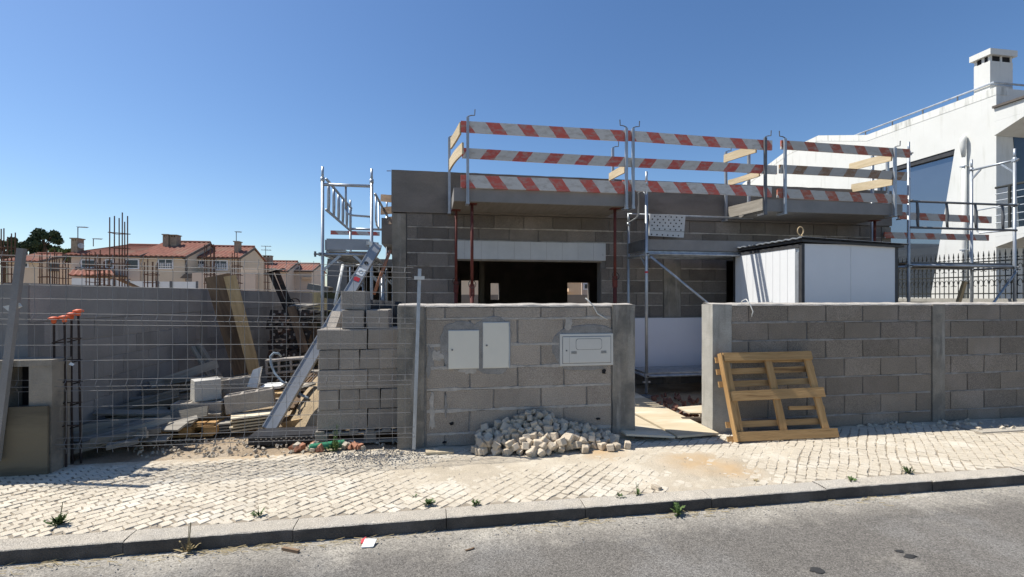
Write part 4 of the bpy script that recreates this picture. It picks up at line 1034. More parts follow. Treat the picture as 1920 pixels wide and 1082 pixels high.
# ------------------------------------------------------------------ wire mesh fence in front of the left part of the plot
FYp = 4.84
def fence_post(label, p0, p1, w=.05, mat='steel'):
    t = thing('fence_post', label, 'fence post', p0); MB().bar(p0, p1, w, w * .8, (0, 1, 0)).build('post', mat, t)
    d = (V(p1) - V(p0)); q = V(p0) + d * .95; MB().box(q.x - .05, q.x + .05, q.y - .035, q.y - .02, q.z - .02, q.z + .015).build('clamp', 'conduit', t) if mat == 'steel' else None
    return t
pl0 = at(-2, 815, 4.70); pl1 = at(41, 466, 4.79)
pl0 = pl0 + (pl0 - pl1) * .14
fence_post('wide grey leaning fence post at the left edge', pl0, pl1, .052, 'concrete_slab')
c = MB().hexa([pl1 + V(q) for q in ((-.07, -.03, -.55), (.01, -.03, -.50), (.02, -.02, -.50), (-.06, -.02, -.55), (-.12, -.03, -.50), (-.0, -.03, -.47), (.0, -.02, -.47), (-.1, -.02, -.5))]).build('post_clip', 'conduit'); tag(c, 'bent pale metal clip on the leaning fence post', 'clip')
fence_post('galvanised fence post in front of the left pillar of the gate wall', at(776, 842, 4.86), at(787, 504, 4.86), .034)
f = thing('wire_fence', 'galvanised welded wire mesh fence panel with folds in front of the left plot', 'fence', at(400, 840, FYp))
ZT = 1.86
def fold(z):   # forward bulge of the folds
    b = 0
    for c in (1.80, 1.30, .745, .225): b = max(b, 1 - abs(z - c) / .05)
    return FYp - .035 * max(0, b)
zs = [1.85, 1.80, 1.75, 1.60, 1.475, 1.35, 1.30, 1.25, 1.10, .955, .795, .745, .695, .56, .42, .275, .225, .175]
lean = lambda x, z: (-.02 * (1.85 - z)) if x > -.5 else 0
XL, XR = -4.1, at(772, 600, FYp).x
for z in zs:
    y = fold(z); xr = XR + R(-.01, .03) - (.17 if z < 1.7 else 0) * 0
    sag = R(-.012, .012)
    pts = [V((XL + (xr - XL) * i / 8, y, z + .05 * (1 - i / 8) * (1 if z > 1.2 else .3) - .03 * (i / 8) + sag * math.sin(i / 8 * math.pi))) for i in range(9)]
    MB().path(pts, .0026, 5).build('horizontal_wire', 'wire', f)
x = XL + .06
while x < XR:
    k = (x - XL) / (XR - XL)
    pts = []
    for z in (1.885, 1.85, 1.80, 1.75, 1.60, 1.475, 1.35, 1.30, 1.25, 1.10, .955, .795, .745, .695, .56, .42, .275, .225, .175, .14):
        pts.append(V((x + R(-.002, .002), fold(z) - .004, z + (.05 * (1 - k) * (1 if z > 1.2 else .3) - .03 * k))))
    MB().path(pts, .0021, 5).build('vertical_wire', 'wire', f); x += .122

# starter bars with orange caps
t = thing('starter_bars', 'four dark starter bars with orange plastic caps tied by stirrups at the left', 'rebar', at(125, 860, 5.0))
tops = [(101, 597), (121, 594.5), (134, 589), (147, 583)]; bots = [(104, 862), (124, 866), (136, 862), (152, 858)]
for k, ((u, v), (u2, v2)) in enumerate(zip(tops, bots)):
    Y = 4.92 + .14 * (k > 1) ; a, b = at(u, v + 8, Y), at(u2, v2, Y); b.z = -.05
    MB().path([b, (a + b) / 2 + V((R(-.006, .006), 0, 0)), a], .009, 6).build('bar', 'rebar_near', t)
    pts = []; cp = MB(); ca = at(u, v, Y)
    cp.path([ca + V((0, 0, -.045)), ca + V((0, 0, -.012)), ca + V((0, 0, -.01)), ca + V((0, 0, .006)), ca + V((0, 0, .016))], [.016, .02, .042, .04, .014], 14); cp.build('cap', 'cap_orange', t, True)
for v in (637, 677, 718, 757, 800):
    q = [at(98, v + 6, 4.91), at(122, v - 2, 4.9), at(154, v - 3, 5.07), at(130, v + 4, 5.08), at(98, v + 6, 4.91)]; MB().path(q, .006, 5).build('stirrup', 'rebar_near', t)
o = MB().rock(at(134, 683, 4.9), .022, .8).build('paper_scrap', 'paper_white'); tag(o, 'crumpled pale paper scrap caught in the starter bars', 'scrap')

# ------------------------------------------------------------------ concrete blocks
def hollow_block(L=.5, W=.2, H=.2, mat='block_light'):
    """hollow block: cells open through its height"""
    m = MB(); w = .03; n = 3; cell = (L - w * (n + 1)) / n; xs = [0]
    m.box(0, L, 0, w, 0, H); m.box(0, L, W - w, W, 0, H)
    for k in range(n + 1): x = k * (cell + w); m.box(x, x + w, w, W - w, .0, H - .002)
    m.box(w, L - w, W / 2 - .012, W / 2 + .012, .0, H - .004)
    m.box(w * .5, L - w * .5, w * .5, W - w * .5, .004, .03)
    for p in m.v: p -= V((L / 2, W / 2, 0))
    me = m.mesh('concrete_block'); me.materials.append(M[mat]); return me
HB = hollow_block()
def solid_block(L, W, H, mat='block_light'):
    me = block_mesh(L, W, H, mat, random.randrange(3)); return me
def loose_block(label, c, rot, me=HB, name='concrete_block', group=None):
    o = put(name, me, None, c, rot); tag(o, label, 'concrete block', group); return o
# the stack on a pallet behind the fence
SY, SX = 5.22, -1.165
GB = 'concrete blocks stacked on the pallet'
lab = 'grey concrete block in the tall pallet stack left of the gate wall'
z = .15
for r in range(5):
    for dep in range(2):
        if r % 2 == 0:
            x = SX + (0 if r != 2 else .0)
            for k in range(2):
                o = put('concrete_block', solid_block(.496, .24, .205), None, (x + k * .508 + R(-.006, .006), SY + dep * .25 + R(-.008, .008), z), None); tag(o, 'long grey block, ' + ('left', 'right')[k] + ('' if dep == 0 else ' rear') + ' in the ' + ('bottom', '', 'middle', '', 'top full')[r] + ' course of the pallet stack', 'concrete block', GB)
        else:
            for k in range(5 if dep == 0 else 0):
                o = put('concrete_block', solid_block(.196, .49, .205), None, (SX + .012 + k * .207 + R(-.004, .004), SY + R(-.008, .008), z), None); tag(o, 'block end, ' + ('leftmost', 'second', 'third', 'fourth', 'rightmost')[k] + ' in the ' + ('second', 'fourth')[r // 2] + ' course up of the pallet stack', 'concrete block', GB)
    z += .2085
lab2 = 'concrete block standing on edge on top of the pallet stack'
for (u0, u1, v0, v1, Y, lb) in ((641, 682, 593, 627, 5.25, 'left lower concrete block standing on top of the pallet stack'), (688, 728, 593, 627, 5.25, 'right lower concrete block standing on top of the pallet stack'), (640, 684, 561, 592.5, 5.28, 'topmost concrete block of the pallet stack')):
    a, b = at(u0, v1, Y), at(u1, v0, Y)
    o = put('concrete_block', solid_block(b.x - a.x, .48, .2, 'block_light'), None, (a.x, Y, z if v0 > 580 else z + .203), None); tag(o, lb, 'concrete block', GB)
o = put('concrete_block', solid_block(.1, .3, .19), None, (at(625, 627, 5.4).x, 5.5, z), (0, RAD(20), RAD(30))); tag(o, 'broken tilted block piece on the left of the pallet stack top', 'concrete block')
a = at(686, 592, 5.75); b = at(752, 566, 5.75)
m = MB(); nx, nz = 14, 6
for j in range(nz + 1):
    for i in range(nx + 1):
        q = V((a.x + (b.x - a.x) * i / nx, 5.72 + .12 * (j / nz) + .02 * noise.noise(V((i * .9, j * .3, 0))), .9 + (b.z + .03 - .9) * j / nz - (.03 * (i / nx) if j == nz else 0))); m.v.append(q)
for j in range(nz):
    for i in range(nx): k = j * (nx + 1) + i; m.f.append((k, k + 1, k + nx + 2, k + nx + 1))
n0 = len(m.v)
o = m.build('plastic_wrap', 'plastic_black', None, True); md = o.modifiers.new('thickness', 'SOLIDIFY'); md.thickness = .25; md.offset = -1; tag(o, 'bundle wrapped in black plastic behind the block stack', 'wrapped bundle')
def flat_pallet(label, x0, x1, y0, y1, z, mat, group=None, rz=0, planks=7):
    t = thing('pallet', label, 'pallet', ((x0 + x1) / 2, (y0 + y1) / 2, z), group); w = (y1 - y0)
    for f in (.04, .5, .96):
        y = y0 + w * f
        for g in (.06, .5, .94):
            x = x0 + (x1 - x0) * g; MB().box(x - .06, x + .06, y - .045, y + .045, z + .022, z + .1).build('spacer_block', mat, t)
        plank('bottom_board', (x0, y, z + .011), (x1, y, z + .011), .02, .09, mat, t)
    for k in range(planks):
        x = x0 + .05 + (x1 - x0 - .1) * k / (planks - 1); plank('top_board', (x, y0, z + .12), (x, y1, z + .12), .02, .09, mat, t)
    for f in (.06, .5, .94): plank('deck_bearer', (x0, y0 + w * f, z + .105), (x1, y0 + w * f, z + .105), .012, .09, mat, t)
    t.rotation_euler = (0, 0, rz); return t
flat_pallet('weathered pallet under the block stack', SX - .02, SX + 1.08, SY - .03, SY + .75, .012, 'old_wood')
# loose blocks lying in front
loose_block('concrete block with a bright sunlit end lying on another block', V((at(364, 757, 5.95).x, 5.95, .337)), (0, 0, RAD(33)), solid_block(.27, .22, .24, 'block_pale'))
loose_block('dark concrete block with open cells lying under the sunlit one', V((at(318, 800, 5.9).x + .25, 6.02, .135)), (0, 0, RAD(5)))
loose_block('hollow concrete block lying tilted right of the sunlit block', at(465, 770, 5.95) + V((0, .12, .0)), (0, RAD(-7), RAD(12)))
loose_block('hollow concrete block lying behind the tilted one', at(446, 738, 6.5), (0, RAD(-6), RAD(6)))
loose_block('hollow block on its side showing two rows of cells', at(535, 695, 7.3) + V((0, .1, .08)), (RAD(90), RAD(-3), RAD(6)))
loose_block('plain block below the block with two rows of cells', at(540, 727, 7.2) + V((.0, .1, -.02)), (0, 0, RAD(6)), solid_block(.5, .2, .22))
for o in ('concrete_block',): pass
m = MB().prism([at(463, 725, 6.4), at(482, 727, 6.38), at(490, 688, 6.4), at(474, 694, 6.42)], (0, .05, 0)); o = fixn(m.build('stone_slab_piece', 'white_wall')); tag(o, 'white broken stone slab standing between the loose blocks', 'stone piece')
pts = [at(*q) for q in ((540, 722, 6.2), (528, 715, 6.2), (515, 700, 6.25), (508, 682, 6.3), (507, 668, 6.3), (513, 662, 6.3), (522, 663, 6.35), (527, 668, 6.4))]
o = MB().path(pts, .014, 8).build('hose', 'hose_blue', None, True); tag(o, 'pale blue grey hose looping up beside the leaning beam', 'hose')
o = MB().path([at(555, 735, 6.3), at(568, 742, 6.3), at(578, 747, 6.2)], .018, 8).build('pipe_piece', 'hose_blue', None, True); tag(o, 'short dark blue pipe end behind the leaning beam', 'pipe')
# timber lying about
def stick(label, u0, v0, Y0, u1, v1, Y1, w, t, mat, group=None, up=(0, 0, 1), name='plank'):
    o = plank(name, at(u0, v0, Y0), at(u1, v1, Y1), w, t, mat, None, up=up); tag(o, label, 'plank', group); return o
G = 'plywood boards stacked left of the leaning beam'; lbs = [q + ' tan plywood board in the low stack left of the leaning beam' for q in ('bottom', 'second lowest', 'middle', 'second highest', 'top')]
for k in range(5):
    a = at(428 + R(-4, 3), 806 - k * 8, 5.75); q = plank('plywood_board', a + V((0, .1, .02)), a + V((.42, .24, .03)), .016, .30, 'plywood', None); tag(q, lbs[k], 'board', G)
    q.location.z = .05 + k * .034
for k in range(3):
    a = at(382, 806 - k * 9, 5.8); q = plank('plank', a + V((.02, .08, 0)), a + V((.24, .14, 0)), .018, .3, 'old_wood', None); q.location.z = .05 + k * .034; tag(q, 'grey board end in the middle low stack by the loose blocks', 'plank', 'grey boards in the low stack')
flat_pallet('orange brown broken pallet under the loose concrete blocks', at(300, 812, 5.75).x, at(386, 812, 5.75).x + .1, 5.7, 6.2, .02, 'pallet_wood', planks=5)
stick('pale plank lying right of the leaning beam foot', 530, 800, 6.0, 568, 792, 6.0, .10, .03, 'pine')
stick('sunlit white board behind the hollow blocks', 494, 724, 6.6, 532, 722, 6.6, .03, .3, 'white_wall')
stick('sunlit yellow board under the white board', 505, 740, 6.45, 535, 737, 6.45, .05, .28, 'pine')
for k in range(5): stick('brown timber lath in the bundle behind the leaning beam', 515 + k * 8, 775 - k * 2, 6.2, 585 + k * 3, 700 + k * 2, 7.2, .03, .05, 'brown_wood', 'laths behind the leaning beam')
# heap of old boards in the shade of the boundary wall
G = 'old boards heaped in the shade of the boundary wall'; lb = 'old grey board in the shaded heap by the boundary wall'
random.seed(21)
for k in range(46):
    f = k / 25; x = R(-3.5, -3.0); y = R(5.3, 7.2); an = R(-.5, .9); L = R(.5, 1.3); z = .04 + max(0, (y - 5.2)) * .17 * R(.2, 1.4)
    d = V((math.cos(an), math.sin(an), R(-.1, .25))) * L / 2; c = V((x, y, z + .05))
    if c.x - d.x < -3.55: c.x = -3.55 + abs(d.x)
    if c.z - abs(d.z) < .02: c.z = .03 + abs(d.z)
    o = plank('plank', c - d, c + d, R(.05, .13) if k % 2 else .02, .02 if k % 2 else R(.07, .15), 'old_wood', None, up=(R(-.5, .5), R(-.5, .5), 1)); tag(o, lb, 'plank', G)
stick('long pale board at the bottom of the shaded heap near the fence', 170, 826, 5.15, 302, 805, 5.4, .05, .09, 'old_wood')
stick('second long pale board at the bottom of the shaded heap', 200, 838, 5.05, 260, 826, 5.15, .04, .09, 'old_wood')
# wide boards leaning on the boundary wall
p0, p1 = V((-2.95, 8.15, 0)), V((-3.57, 7.72, 1.86))
stick('wide dark brown board leaning on the boundary wall', 462, 698, 7.9, 408, 516, 7.7, .34, .03, 'brown_wood', up=(1, .2, 0))
stick('narrow pale plank leaning beside the wide brown board', 478, 700, 7.8, 431, 517, 7.65, .16, .04, 'pine', up=(1, .2, 0))
stick('thin grey board leaning in the shade left of the brown board', 415, 712, 7.5, 372, 645, 7.55, .03, .1, 'old_wood')
stick('second thin grey board leaning in the shade left of the brown board', 398, 715, 7.4, 362, 650, 7.5, .03, .08, 'old_wood')
# two black steel props leaning
for lb, (u0, v0, u1, v1) in (('left', (545, 600, 508, 512)), ('right', (556, 600, 519, 509))):
    t = thing('steel_prop', lb + ' one of two black steel props leaning over the boundary wall', 'steel prop', at(u0, v0, 9.4)); a, b = at(u0, v0, 9.4), at(u1, v1, 9.2)
    a = a + (a - b) * .7
    MB().path([a, b], .042, 10).build('outer_tube', 'steel_black', t); q = a + (b - a) * .62
    MB().path([q + V((.09 + .09 * math.cos(k * .45), -.02, .09 * math.sin(k * .45))) for k in range(15)], .012, 6).build('pin_ring', 'steel_black', t)
    d = (b - a).normalized(); MB().bar(b - V((.11, 0, .02)), b + V((.13, 0, .05)), .14, .016).build('head_plate', 'steel_black', t)
# stack of black props seen end-on
G = 'black steel props stacked end-on'; lb = 'black steel prop in the end-on stack by the boundary wall'
pm_ = MB().path([(0, 0, 0), (0, 1.6, 0)], .032, 8)
pe = MB(); 
import math as _m
def prop_mesh():
    m = MB(); m.path([(0, 0, 0), (0, 1.6, 0)], .034, 10); return m
pmesh = prop_mesh().mesh('prop_tube'); pmesh.materials.append(M['steel_black'])
plm = MB().hexa([(-.075, -.012, -.075), (.075, -.012, -.075), (.075, 0, -.075), (-.075, 0, -.075), (-.06, -.012, .075), (.06, -.012, .075), (.06, 0, .075), (-.06, 0, .075)]).mesh('end_plate'); plm.materials.append(M['steel_black'])
hlm = MB().path([(0, -.016, 0), (0, -.002, 0)], .03, 8).mesh('tube_mouth'); hlm.materials.append(M['mortar'])
x0 = at(500, 670, 8.4).x
for r in range(8):
    for k in range(4):
        c = V((x0 + .08 + k * .165 + (r % 2) * .03, 8.4 + R(-.08, .05), .09 + r * .165)); t = thing('steel_prop', lb, 'steel prop', c, G)
        o = put('tube', pmesh, None, c, (0, R(0, 1), R(-.02, .02)), t); o2 = put('end_plate', plm, None, c, (0, R(-.5, .5), 0), t); put('tube_mouth', hlm, None, c, None, t).scale = (R(.5, .9), 1, R(.5, .9))
# mossy pallets piled behind the scaffold
G = 'mossy dark pallets in a pile'
xa, xb = at(578, 600, 10.6).x, at(640, 600, 10.6).x
for k in range(9): flat_pallet('mossy dark pallet in the tall pile behind the left scaffold', xa + R(-.03, .03), xb + R(-.03, .03), 10.6, 11.5, .02 + k * .135, 'mossy_wood', G, planks=5)
q = plank('plank', at(582, 537, 10.55), at(620, 544, 10.55), .12, .5, 'old_wood', None); tag(q, 'weathered thick board lying on top of the mossy pallet pile', 'plank')
q = plank('plank', at(605, 553, 10.5), at(642, 556, 10.5), .12, .4, 'mossy_wood', None); tag(q, 'mossy squared timber on the front of the pallet pile', 'plank')
for k in range(5):
    stick('grey slat in the loose pile between props and pallets', 548 + k * 3, 600 - k * 6.5, 9.0, 594 - k * 3, 597 - k * 6.5, 9.2, .025, .5, 'old_wood', 'slats between props and pallets')
for k in range(3): stick('brown board standing between props and beam', 566 + k * 11, 650, 8.6, 560 + k * 12, 607, 8.7, .16, .02, 'brown_wood', 'brown boards standing behind the beam', up=(1, 0, 0))
stick('brown board leaning across the stacked props', 572, 660, 8.3, 546, 575, 8.4, .13, .03, 'brown_wood', up=(1, 0, 0))
# sand heap with broken slabs
m = MB(); c = at(585, 800, 6.2); n = 30
for j in range(n + 1):
    for i in range(n + 1):
        x = c.x - .55 + 1.1 * i / n; y = 5.75 + 2.2 * j / n; r = ((x - c.x - .1) / .5) ** 2 + ((y - 6.9) / 1.1) ** 2; m.v.append(V((x, y, -.03 + .55 * max(0, 1 - r) + .04 * noise.noise(V((x * 7, y * 7, 0))))))
for j in range(n):
    for i in range(n): k = j * (n + 1) + i; m.f.append((k, k + 1, k + n + 2, k + n + 1))
o = m.build('sand_heap', 'sand_heap', None, True); tag(o, 'tan sand heap between the leaning beam and the block stack', 'sand heap')
for k in range(9):
    a = at(R(560, 592), R(705, 770), R(6.2, 6.8)); d = V((R(.1, .2), R(-.1, .1), R(-.02, .04))); o = plank('slab_piece', a - d, a + d, .02, R(.1, .2), 'rubble' if k % 2 else 'old_wood', None); tag(o, 'broken pale slab piece lying on the tan sand heap', 'rubble', 'broken pieces on the sand heap')
t = thing('plastic_crate', 'black perforated plastic crate edge lying in front of the beam foot', 'crate', at(535, 838, 5.35))
a, b = at(470, 836, 5.35), at(592, 836, 5.25); MB().box(a.x, b.x, 5.28, 5.6, .01, .10).build('body', 'plastic_black', t)
for k in range(24):
    x = a.x + .05 + (b.x - a.x - .1) * k / 23; MB().box(x - .007, x + .007, 5.277, 5.283, .045 + (k % 2) * .022, .055 + (k % 2) * .022).build('slot', 'rubble', t)

# ------------------------------------------------------------------ loose stones, rubble and litter along the fence foot
def scatter(name, mat, cells, kind=True, squash=.6):
    m = MB()
    for (x, y, z, r) in cells: m.rock((x, y, z + r * .3), r, squash)
    o = fixn(m.build(name, mat)); o['kind'] = 'stuff'; return o
random.seed(5)
cl = []
for k in range(330):
    u = R(250, 760); p = atg(u, R(824, 858)); 
    if p.y < 4.55: continue
    cl.append((p.x, p.y, sand_z(p.x, p.y) if p.y < 4.95 else .0, R(.006, .022)))
tag(scatter('rubble', 'rubble', cl), 'pale stone rubble strewn along the foot of the wire fence', 'rubble')
cl = []
for k in range(1500):
    p = atg(random.gauss(700, 55), random.gauss(855, 9))
    if 4.3 < p.y < 4.93: cl.append((p.x, p.y, max(sand_z(p.x, p.y), 0), R(.003, .009)))
for k in range(1500):
    p = atg(R(0, 1920), R(800, 1000))
    if 3.55 < p.y < 4.9: cl.append((p.x, p.y, max(sand_z(p.x, p.y), -.004), R(.002, .006)))
for k in range(900):
    x = R(-4, 8); y = 3.34 - abs(random.gauss(0, .12)); cl.append((x, y, RZ, R(.002, .007)))
tag(scatter('gravel', 'gravel', cl), 'small grey gravel spilled on the pavement and in the gutter', 'gravel')
cl = []
for k in range(60):
    p = atg(R(1600, 1920), R(790, 806)); cl.append((p.x, min(p.y, 4.92), .0, R(.012, .035)))
tag(scatter('rubble', 'rubble', cl), 'grey rubble along the foot of the long wall on the right', 'rubble')
G = 'broken brick pieces beside the green pipe'
for k in range(26):
    u = R(545, 600) if k < 14 else R(645, 685); p = atg(u, R(832, 850)); p.y = min(p.y, 5.1); m = MB().rock((p.x, p.y, .03), R(.022, .05), .7); o = fixn(m.build('brick_piece', 'brick_red' if k % 3 else 'rubble')); tag(o, 'broken reddish brick piece beside the green corrugated pipe', 'brick piece', G)
G = 'red brick rubble inside the gateway'
for k in range(70):
    p = atg(R(1225, 1320), R(738, 782), .02); m = MB().rock((p.x, p.y, .02), R(.02, .05), .5); o = fixn(m.build('brick_piece', 'brick_dark')); tag(o, 'broken brick in the dark rubble inside the gateway', 'brick piece', G)
a, b = atg(580, 848) + V((0, 0, .042)), atg(646, 839) + V((0, 0, .045)); m = MB(); n = 46
m.path([a + (b - a) * k / n for k in range(n + 1)], [.038 if k % 2 else .033 for k in range(n + 1)], 14); o = m.build('corrugated_pipe', 'pipe_green', None, True); tag(o, 'green corrugated pipe piece lying in front of the block stack', 'pipe')
# cobbles heaped against the wall
random.seed(11)
cob = []
for q in range(6):
    m = MB(); a = .035; k = [V((sx * a * R(.82, 1.08), sy * a * R(.82, 1.08), sz * a * R(.82, 1.08))) for sx in (-1, 1) for sy in (-1, 1) for sz in (-1, 1)]
    import bmesh
    bm = bmesh.new(); vs = [bm.verts.new(p) for p in k]
    for fc in ((0, 1, 3, 2), (4, 6, 7, 5), (0, 4, 5, 1), (2, 3, 7, 6), (0, 2, 6, 4), (1, 5, 7, 3)): bm.faces.new([vs[i] for i in fc])
    bmesh.ops.bevel(bm, geom=bm.edges[:], offset=.006, segments=1, affect='EDGES'); bmesh.ops.recalc_face_normals(bm, faces=bm.faces)
    for vv in bm.verts: vv.co += V((R(-.0025, .0025), R(-.0025, .0025), R(-.0025, .0025)))
    me = bpy.data.meshes.new('cobble'); bm.to_mesh(me); bm.free(); me.materials.append(M['cobble']); cob.append(me)
PL, PR = atg(897, 850), atg(1165, 838)
placed = []; r = .0345
tries = 0
while len(placed) < 245 and tries < 9000:
    tries += 1
    best = None
    for c in range(3):
        f = random.betavariate(1.5, 1.9); x = PL.x + (PR.x - PL.x) * f
        dmax = .40 * (1 - abs(f - .42) * .9); y = WY - .045 - abs(random.gauss(0, .16)) * (dmax / .3)
        if y < WY - dmax - .06: continue
        z = r
        for (a, b, c2) in placed:
            d2 = (a - x) ** 2 + (b - y) ** 2
            if d2 < (1.86 * r) ** 2: z = max(z, c2 + math.sqrt(max(0, (1.86 * r) ** 2 - d2)))
        lim = .33 * max(0, 1 - abs(f - .40) / .62) * max(.12, 1 - (WY - y) / .5) + .05
        if z < lim and (best is None or z < best[2]): best = (x, y, z)
    if best: placed.append(best)
G = 'loose limestone cobbles heaped at the wall'
for (x, y, z) in placed:
    s = R(.72, 1.16) if random.random() < .95 else 1.4
    o = put('cobble', random.choice(cob), None, (x, y, z + .002), (R(-.7, .7), R(-.7, .7), R(0, 3))); o.scale = (s, s * R(.85, 1.1), s * R(.85, 1.05)); tag(o, 'loose pale limestone cobble in the heap against the gate wall', 'cobble', G)
for k in range(12):
    p = atg(R(1080, 1190), R(838, 850)) if k < 6 else atg(R(890, 960), R(842, 856)); o = put('cobble', random.choice(cob), None, (p.x, min(p.y, 4.86), .04), (R(-.2, .2), R(-.2, .2), R(0, 3))); tag(o, 'loose pale limestone cobble in the heap against the gate wall', 'cobble', G)
for lb, u, v in (('single loose cobble lying on the sandy pavement near the kerb', 1231, 917), ('flat pale stone in the sand left of the cobble heap', 820, 848)):
    p = atg(u, v); o = put('cobble', cob[2], None, (p.x, p.y, .012), (.1, .2, .6)); o.scale = (.8, 1.2, .5); tag(o, lb, 'cobble')
o = plank('plank', atg(798, 851) + V((0, 0, .018)), atg(850, 848) + V((0, 0, .012)), .02, .11, 'plywood', None); tag(o, 'pale dusty board lying at the foot of the gate wall', 'plank')

# ------------------------------------------------------------------ weeds, dry grass, litter
def weed(label, u, v, zz, r, h, n, mat='leaf_weed', stems=0):
    p = atg(u, v, zz); t = thing('weed', label, 'weed', p, 'weeds in the pavement and gutter'); m = MB(); rr = random.Random(int(u * 7 + v))
    for k in range(n):
        a = rr.uniform(0, 6.28); el = rr.uniform(.15, 1.2); L = r * rr.uniform(.5, 1.15); d = V((math.cos(a) * math.cos(el), math.sin(a) * math.cos(el), math.sin(el) * h / r)) * L; b = p + V((rr.uniform(-.2, .2) * r, rr.uniform(-.2, .2) * r, .002)); s = V((-math.sin(a), math.cos(a), 0)) * L * .16; md = b + d * .55
        m.quad(b, md - s, b + d, md + s)
        for q in range(2):
            f = rr.uniform(.3, .9); e = b + d * f; an = a + rr.choice((-1, 1)) * .9; dd = V((math.cos(an), math.sin(an), .35)) * L * .33; ss = V((-math.sin(an), math.cos(an), 0)) * L * .1
            m.quad(e, e + dd * .5 - ss, e + dd, e + dd * .5 + ss)
    o = m.build('leaves', mat, t); o['kind'] = 'stuff'
    for k in range(stems):
        a = rr.uniform(-.4, .4); MB().path([p, p + V((a * .3 * h, 0, h * .6)), p + V((a * .5 * h, .01, h * rr.uniform(1.2, 1.7)))], .0022, 5).build('stem', mat, t)
for k, (lb, u, v, zz, r, hh, n, mt, st_) in enumerate((
    ('bushy green weed in the paving at the far left', 110, 985, 0, .075, .09, 26, 'leaf_weed', 2),
    ('small green weed in the paving near the kerb, left of centre', 485, 968, 0, .06, .05, 16, 'leaf_weed', 1),
    ('tall dry weed growing at the kerb face', 352, 1036, RZ, .07, .11, 16, 'leaf_dry', 4),
    ('low green weed on the paving edge below the dusty patch', 802, 946, 0, .065, .05, 22, 'leaf_weed', 0),
    ('tiny green sprout beside the low weed below the dusty patch', 778, 932, 0, .03, .03, 9, 'leaf_weed', 0),
    ('low green weed on the paving below the cobble heap', 893, 947, 0, .06, .05, 20, 'leaf_weed', 0),
    ('low green weed on the paving edge right of centre', 1163, 933, 0, .05, .04, 16, 'leaf_weed', 0),
    ('sparse weed with upright stem beside the loose cobble', 1195, 929, 0, .05, .06, 12, 'leaf_weed', 2),
    ('green weed growing in the gutter at the kerb, right of centre', 1272, 965, RZ, .075, .09, 24, 'leaf_weed', 0),
    ('dry brown tuft in the sand near the gateway', 1416, 902, 0, .035, .03, 12, 'leaf_dry', 0),
    ('small weed at the kerb edge on the right', 1598, 903, 0, .05, .05, 14, 'leaf_weed', 0),
    ('leafy green weed in the paving at the far right', 1703, 888, 0, .07, .085, 22, 'leaf_weed', 0),
    ('feathery green weed growing behind the green pipe', 628, 846, 0, .09, .16, 26, 'leaf_weed', 5))):
    weed(lb, u, v, zz, r, hh, n, mt, st_)
random.seed(3)
m = MB()
for k in range(300):
    c = random.choice((-1.6, -1.2, -.9, -.3, .9, 1.9, 3.4, -2.2)); x = c + random.gauss(0, .22); y = 3.33 - abs(random.gauss(0, .05)); a = random.gauss(0, .5); L = R(.02, .09); p = V((x, y, RZ + .004 + R(0, .012))); d = V((math.cos(a), math.sin(a), R(-.05, .1))) * L; s = V((0, .0015, .001)); m.quad(p - s, p + d - s, p + d + s, p + s)
o = m.build('dry_grass', 'leaf_dry'); tag(o, 'dry straw and grass lying in the gutter along the kerb', 'straw', kind='stuff')
t = thing('wrapper', 'crumpled white and red paper wrapper in the gutter', 'litter', atg(692, 1023, RZ))
p = atg(692, 1023, RZ); fixn(MB().prism([p + V(q) for q in ((-.045, -.03, .003), (.03, -.035, .004), (.045, .03, .02), (-.03, .035, .025))], (0, 0, .006)).build('paper', 'paper_white', t)); fixn(MB().prism([p + V(q) for q in ((-.052, .0, .012), (-.02, .012, .015), (-.025, .05, .03), (-.055, .035, .02))], (0, 0, .006)).build('paper_flap', 'red_label', t))
o = plank('wood_piece', atg(530, 1028, RZ + .01), atg(560, 1034, RZ + .01), .018, .02, 'brown_wood', None); tag(o, 'short dark stick lying on the road by the kerb', 'stick')
o = plank('wood_piece', atg(873, 1032, RZ + .005), atg(889, 1027, RZ + .005), .006, .012, 'brown_wood', None); tag(o, 'thin twig lying on the asphalt below the cobble heap', 'twig')
for k, (u, v, rx, ry) in enumerate(((1710, 1044, .05, .022), (1686, 1034, .03, .014), (1533, 1070, .05, .025))):
    p = atg(u, v, RZ); m = MB(); pts = [V((p.x + rx * math.cos(a) * (1 + .7 * noise.noise(V((math.cos(a) * 1.6, math.sin(a) * 1.6, k * 3.0)))), p.y + ry * math.sin(a) * (1 + .7 * noise.noise(V((math.cos(a) * 1.6, math.sin(a) * 1.6, k * 3.0 + 9)))), RZ + .004)) for a in (2 * math.pi * q / 18 for q in range(18))]
    o = MB().quad(*pts).build('oil_stain', 'oil'); tag(o, ('dark oval stain on the asphalt at lower right, larger of a pair', 'small dark stain on the asphalt beside the larger one', 'dark stain on the asphalt at the bottom edge')[k], 'stain')
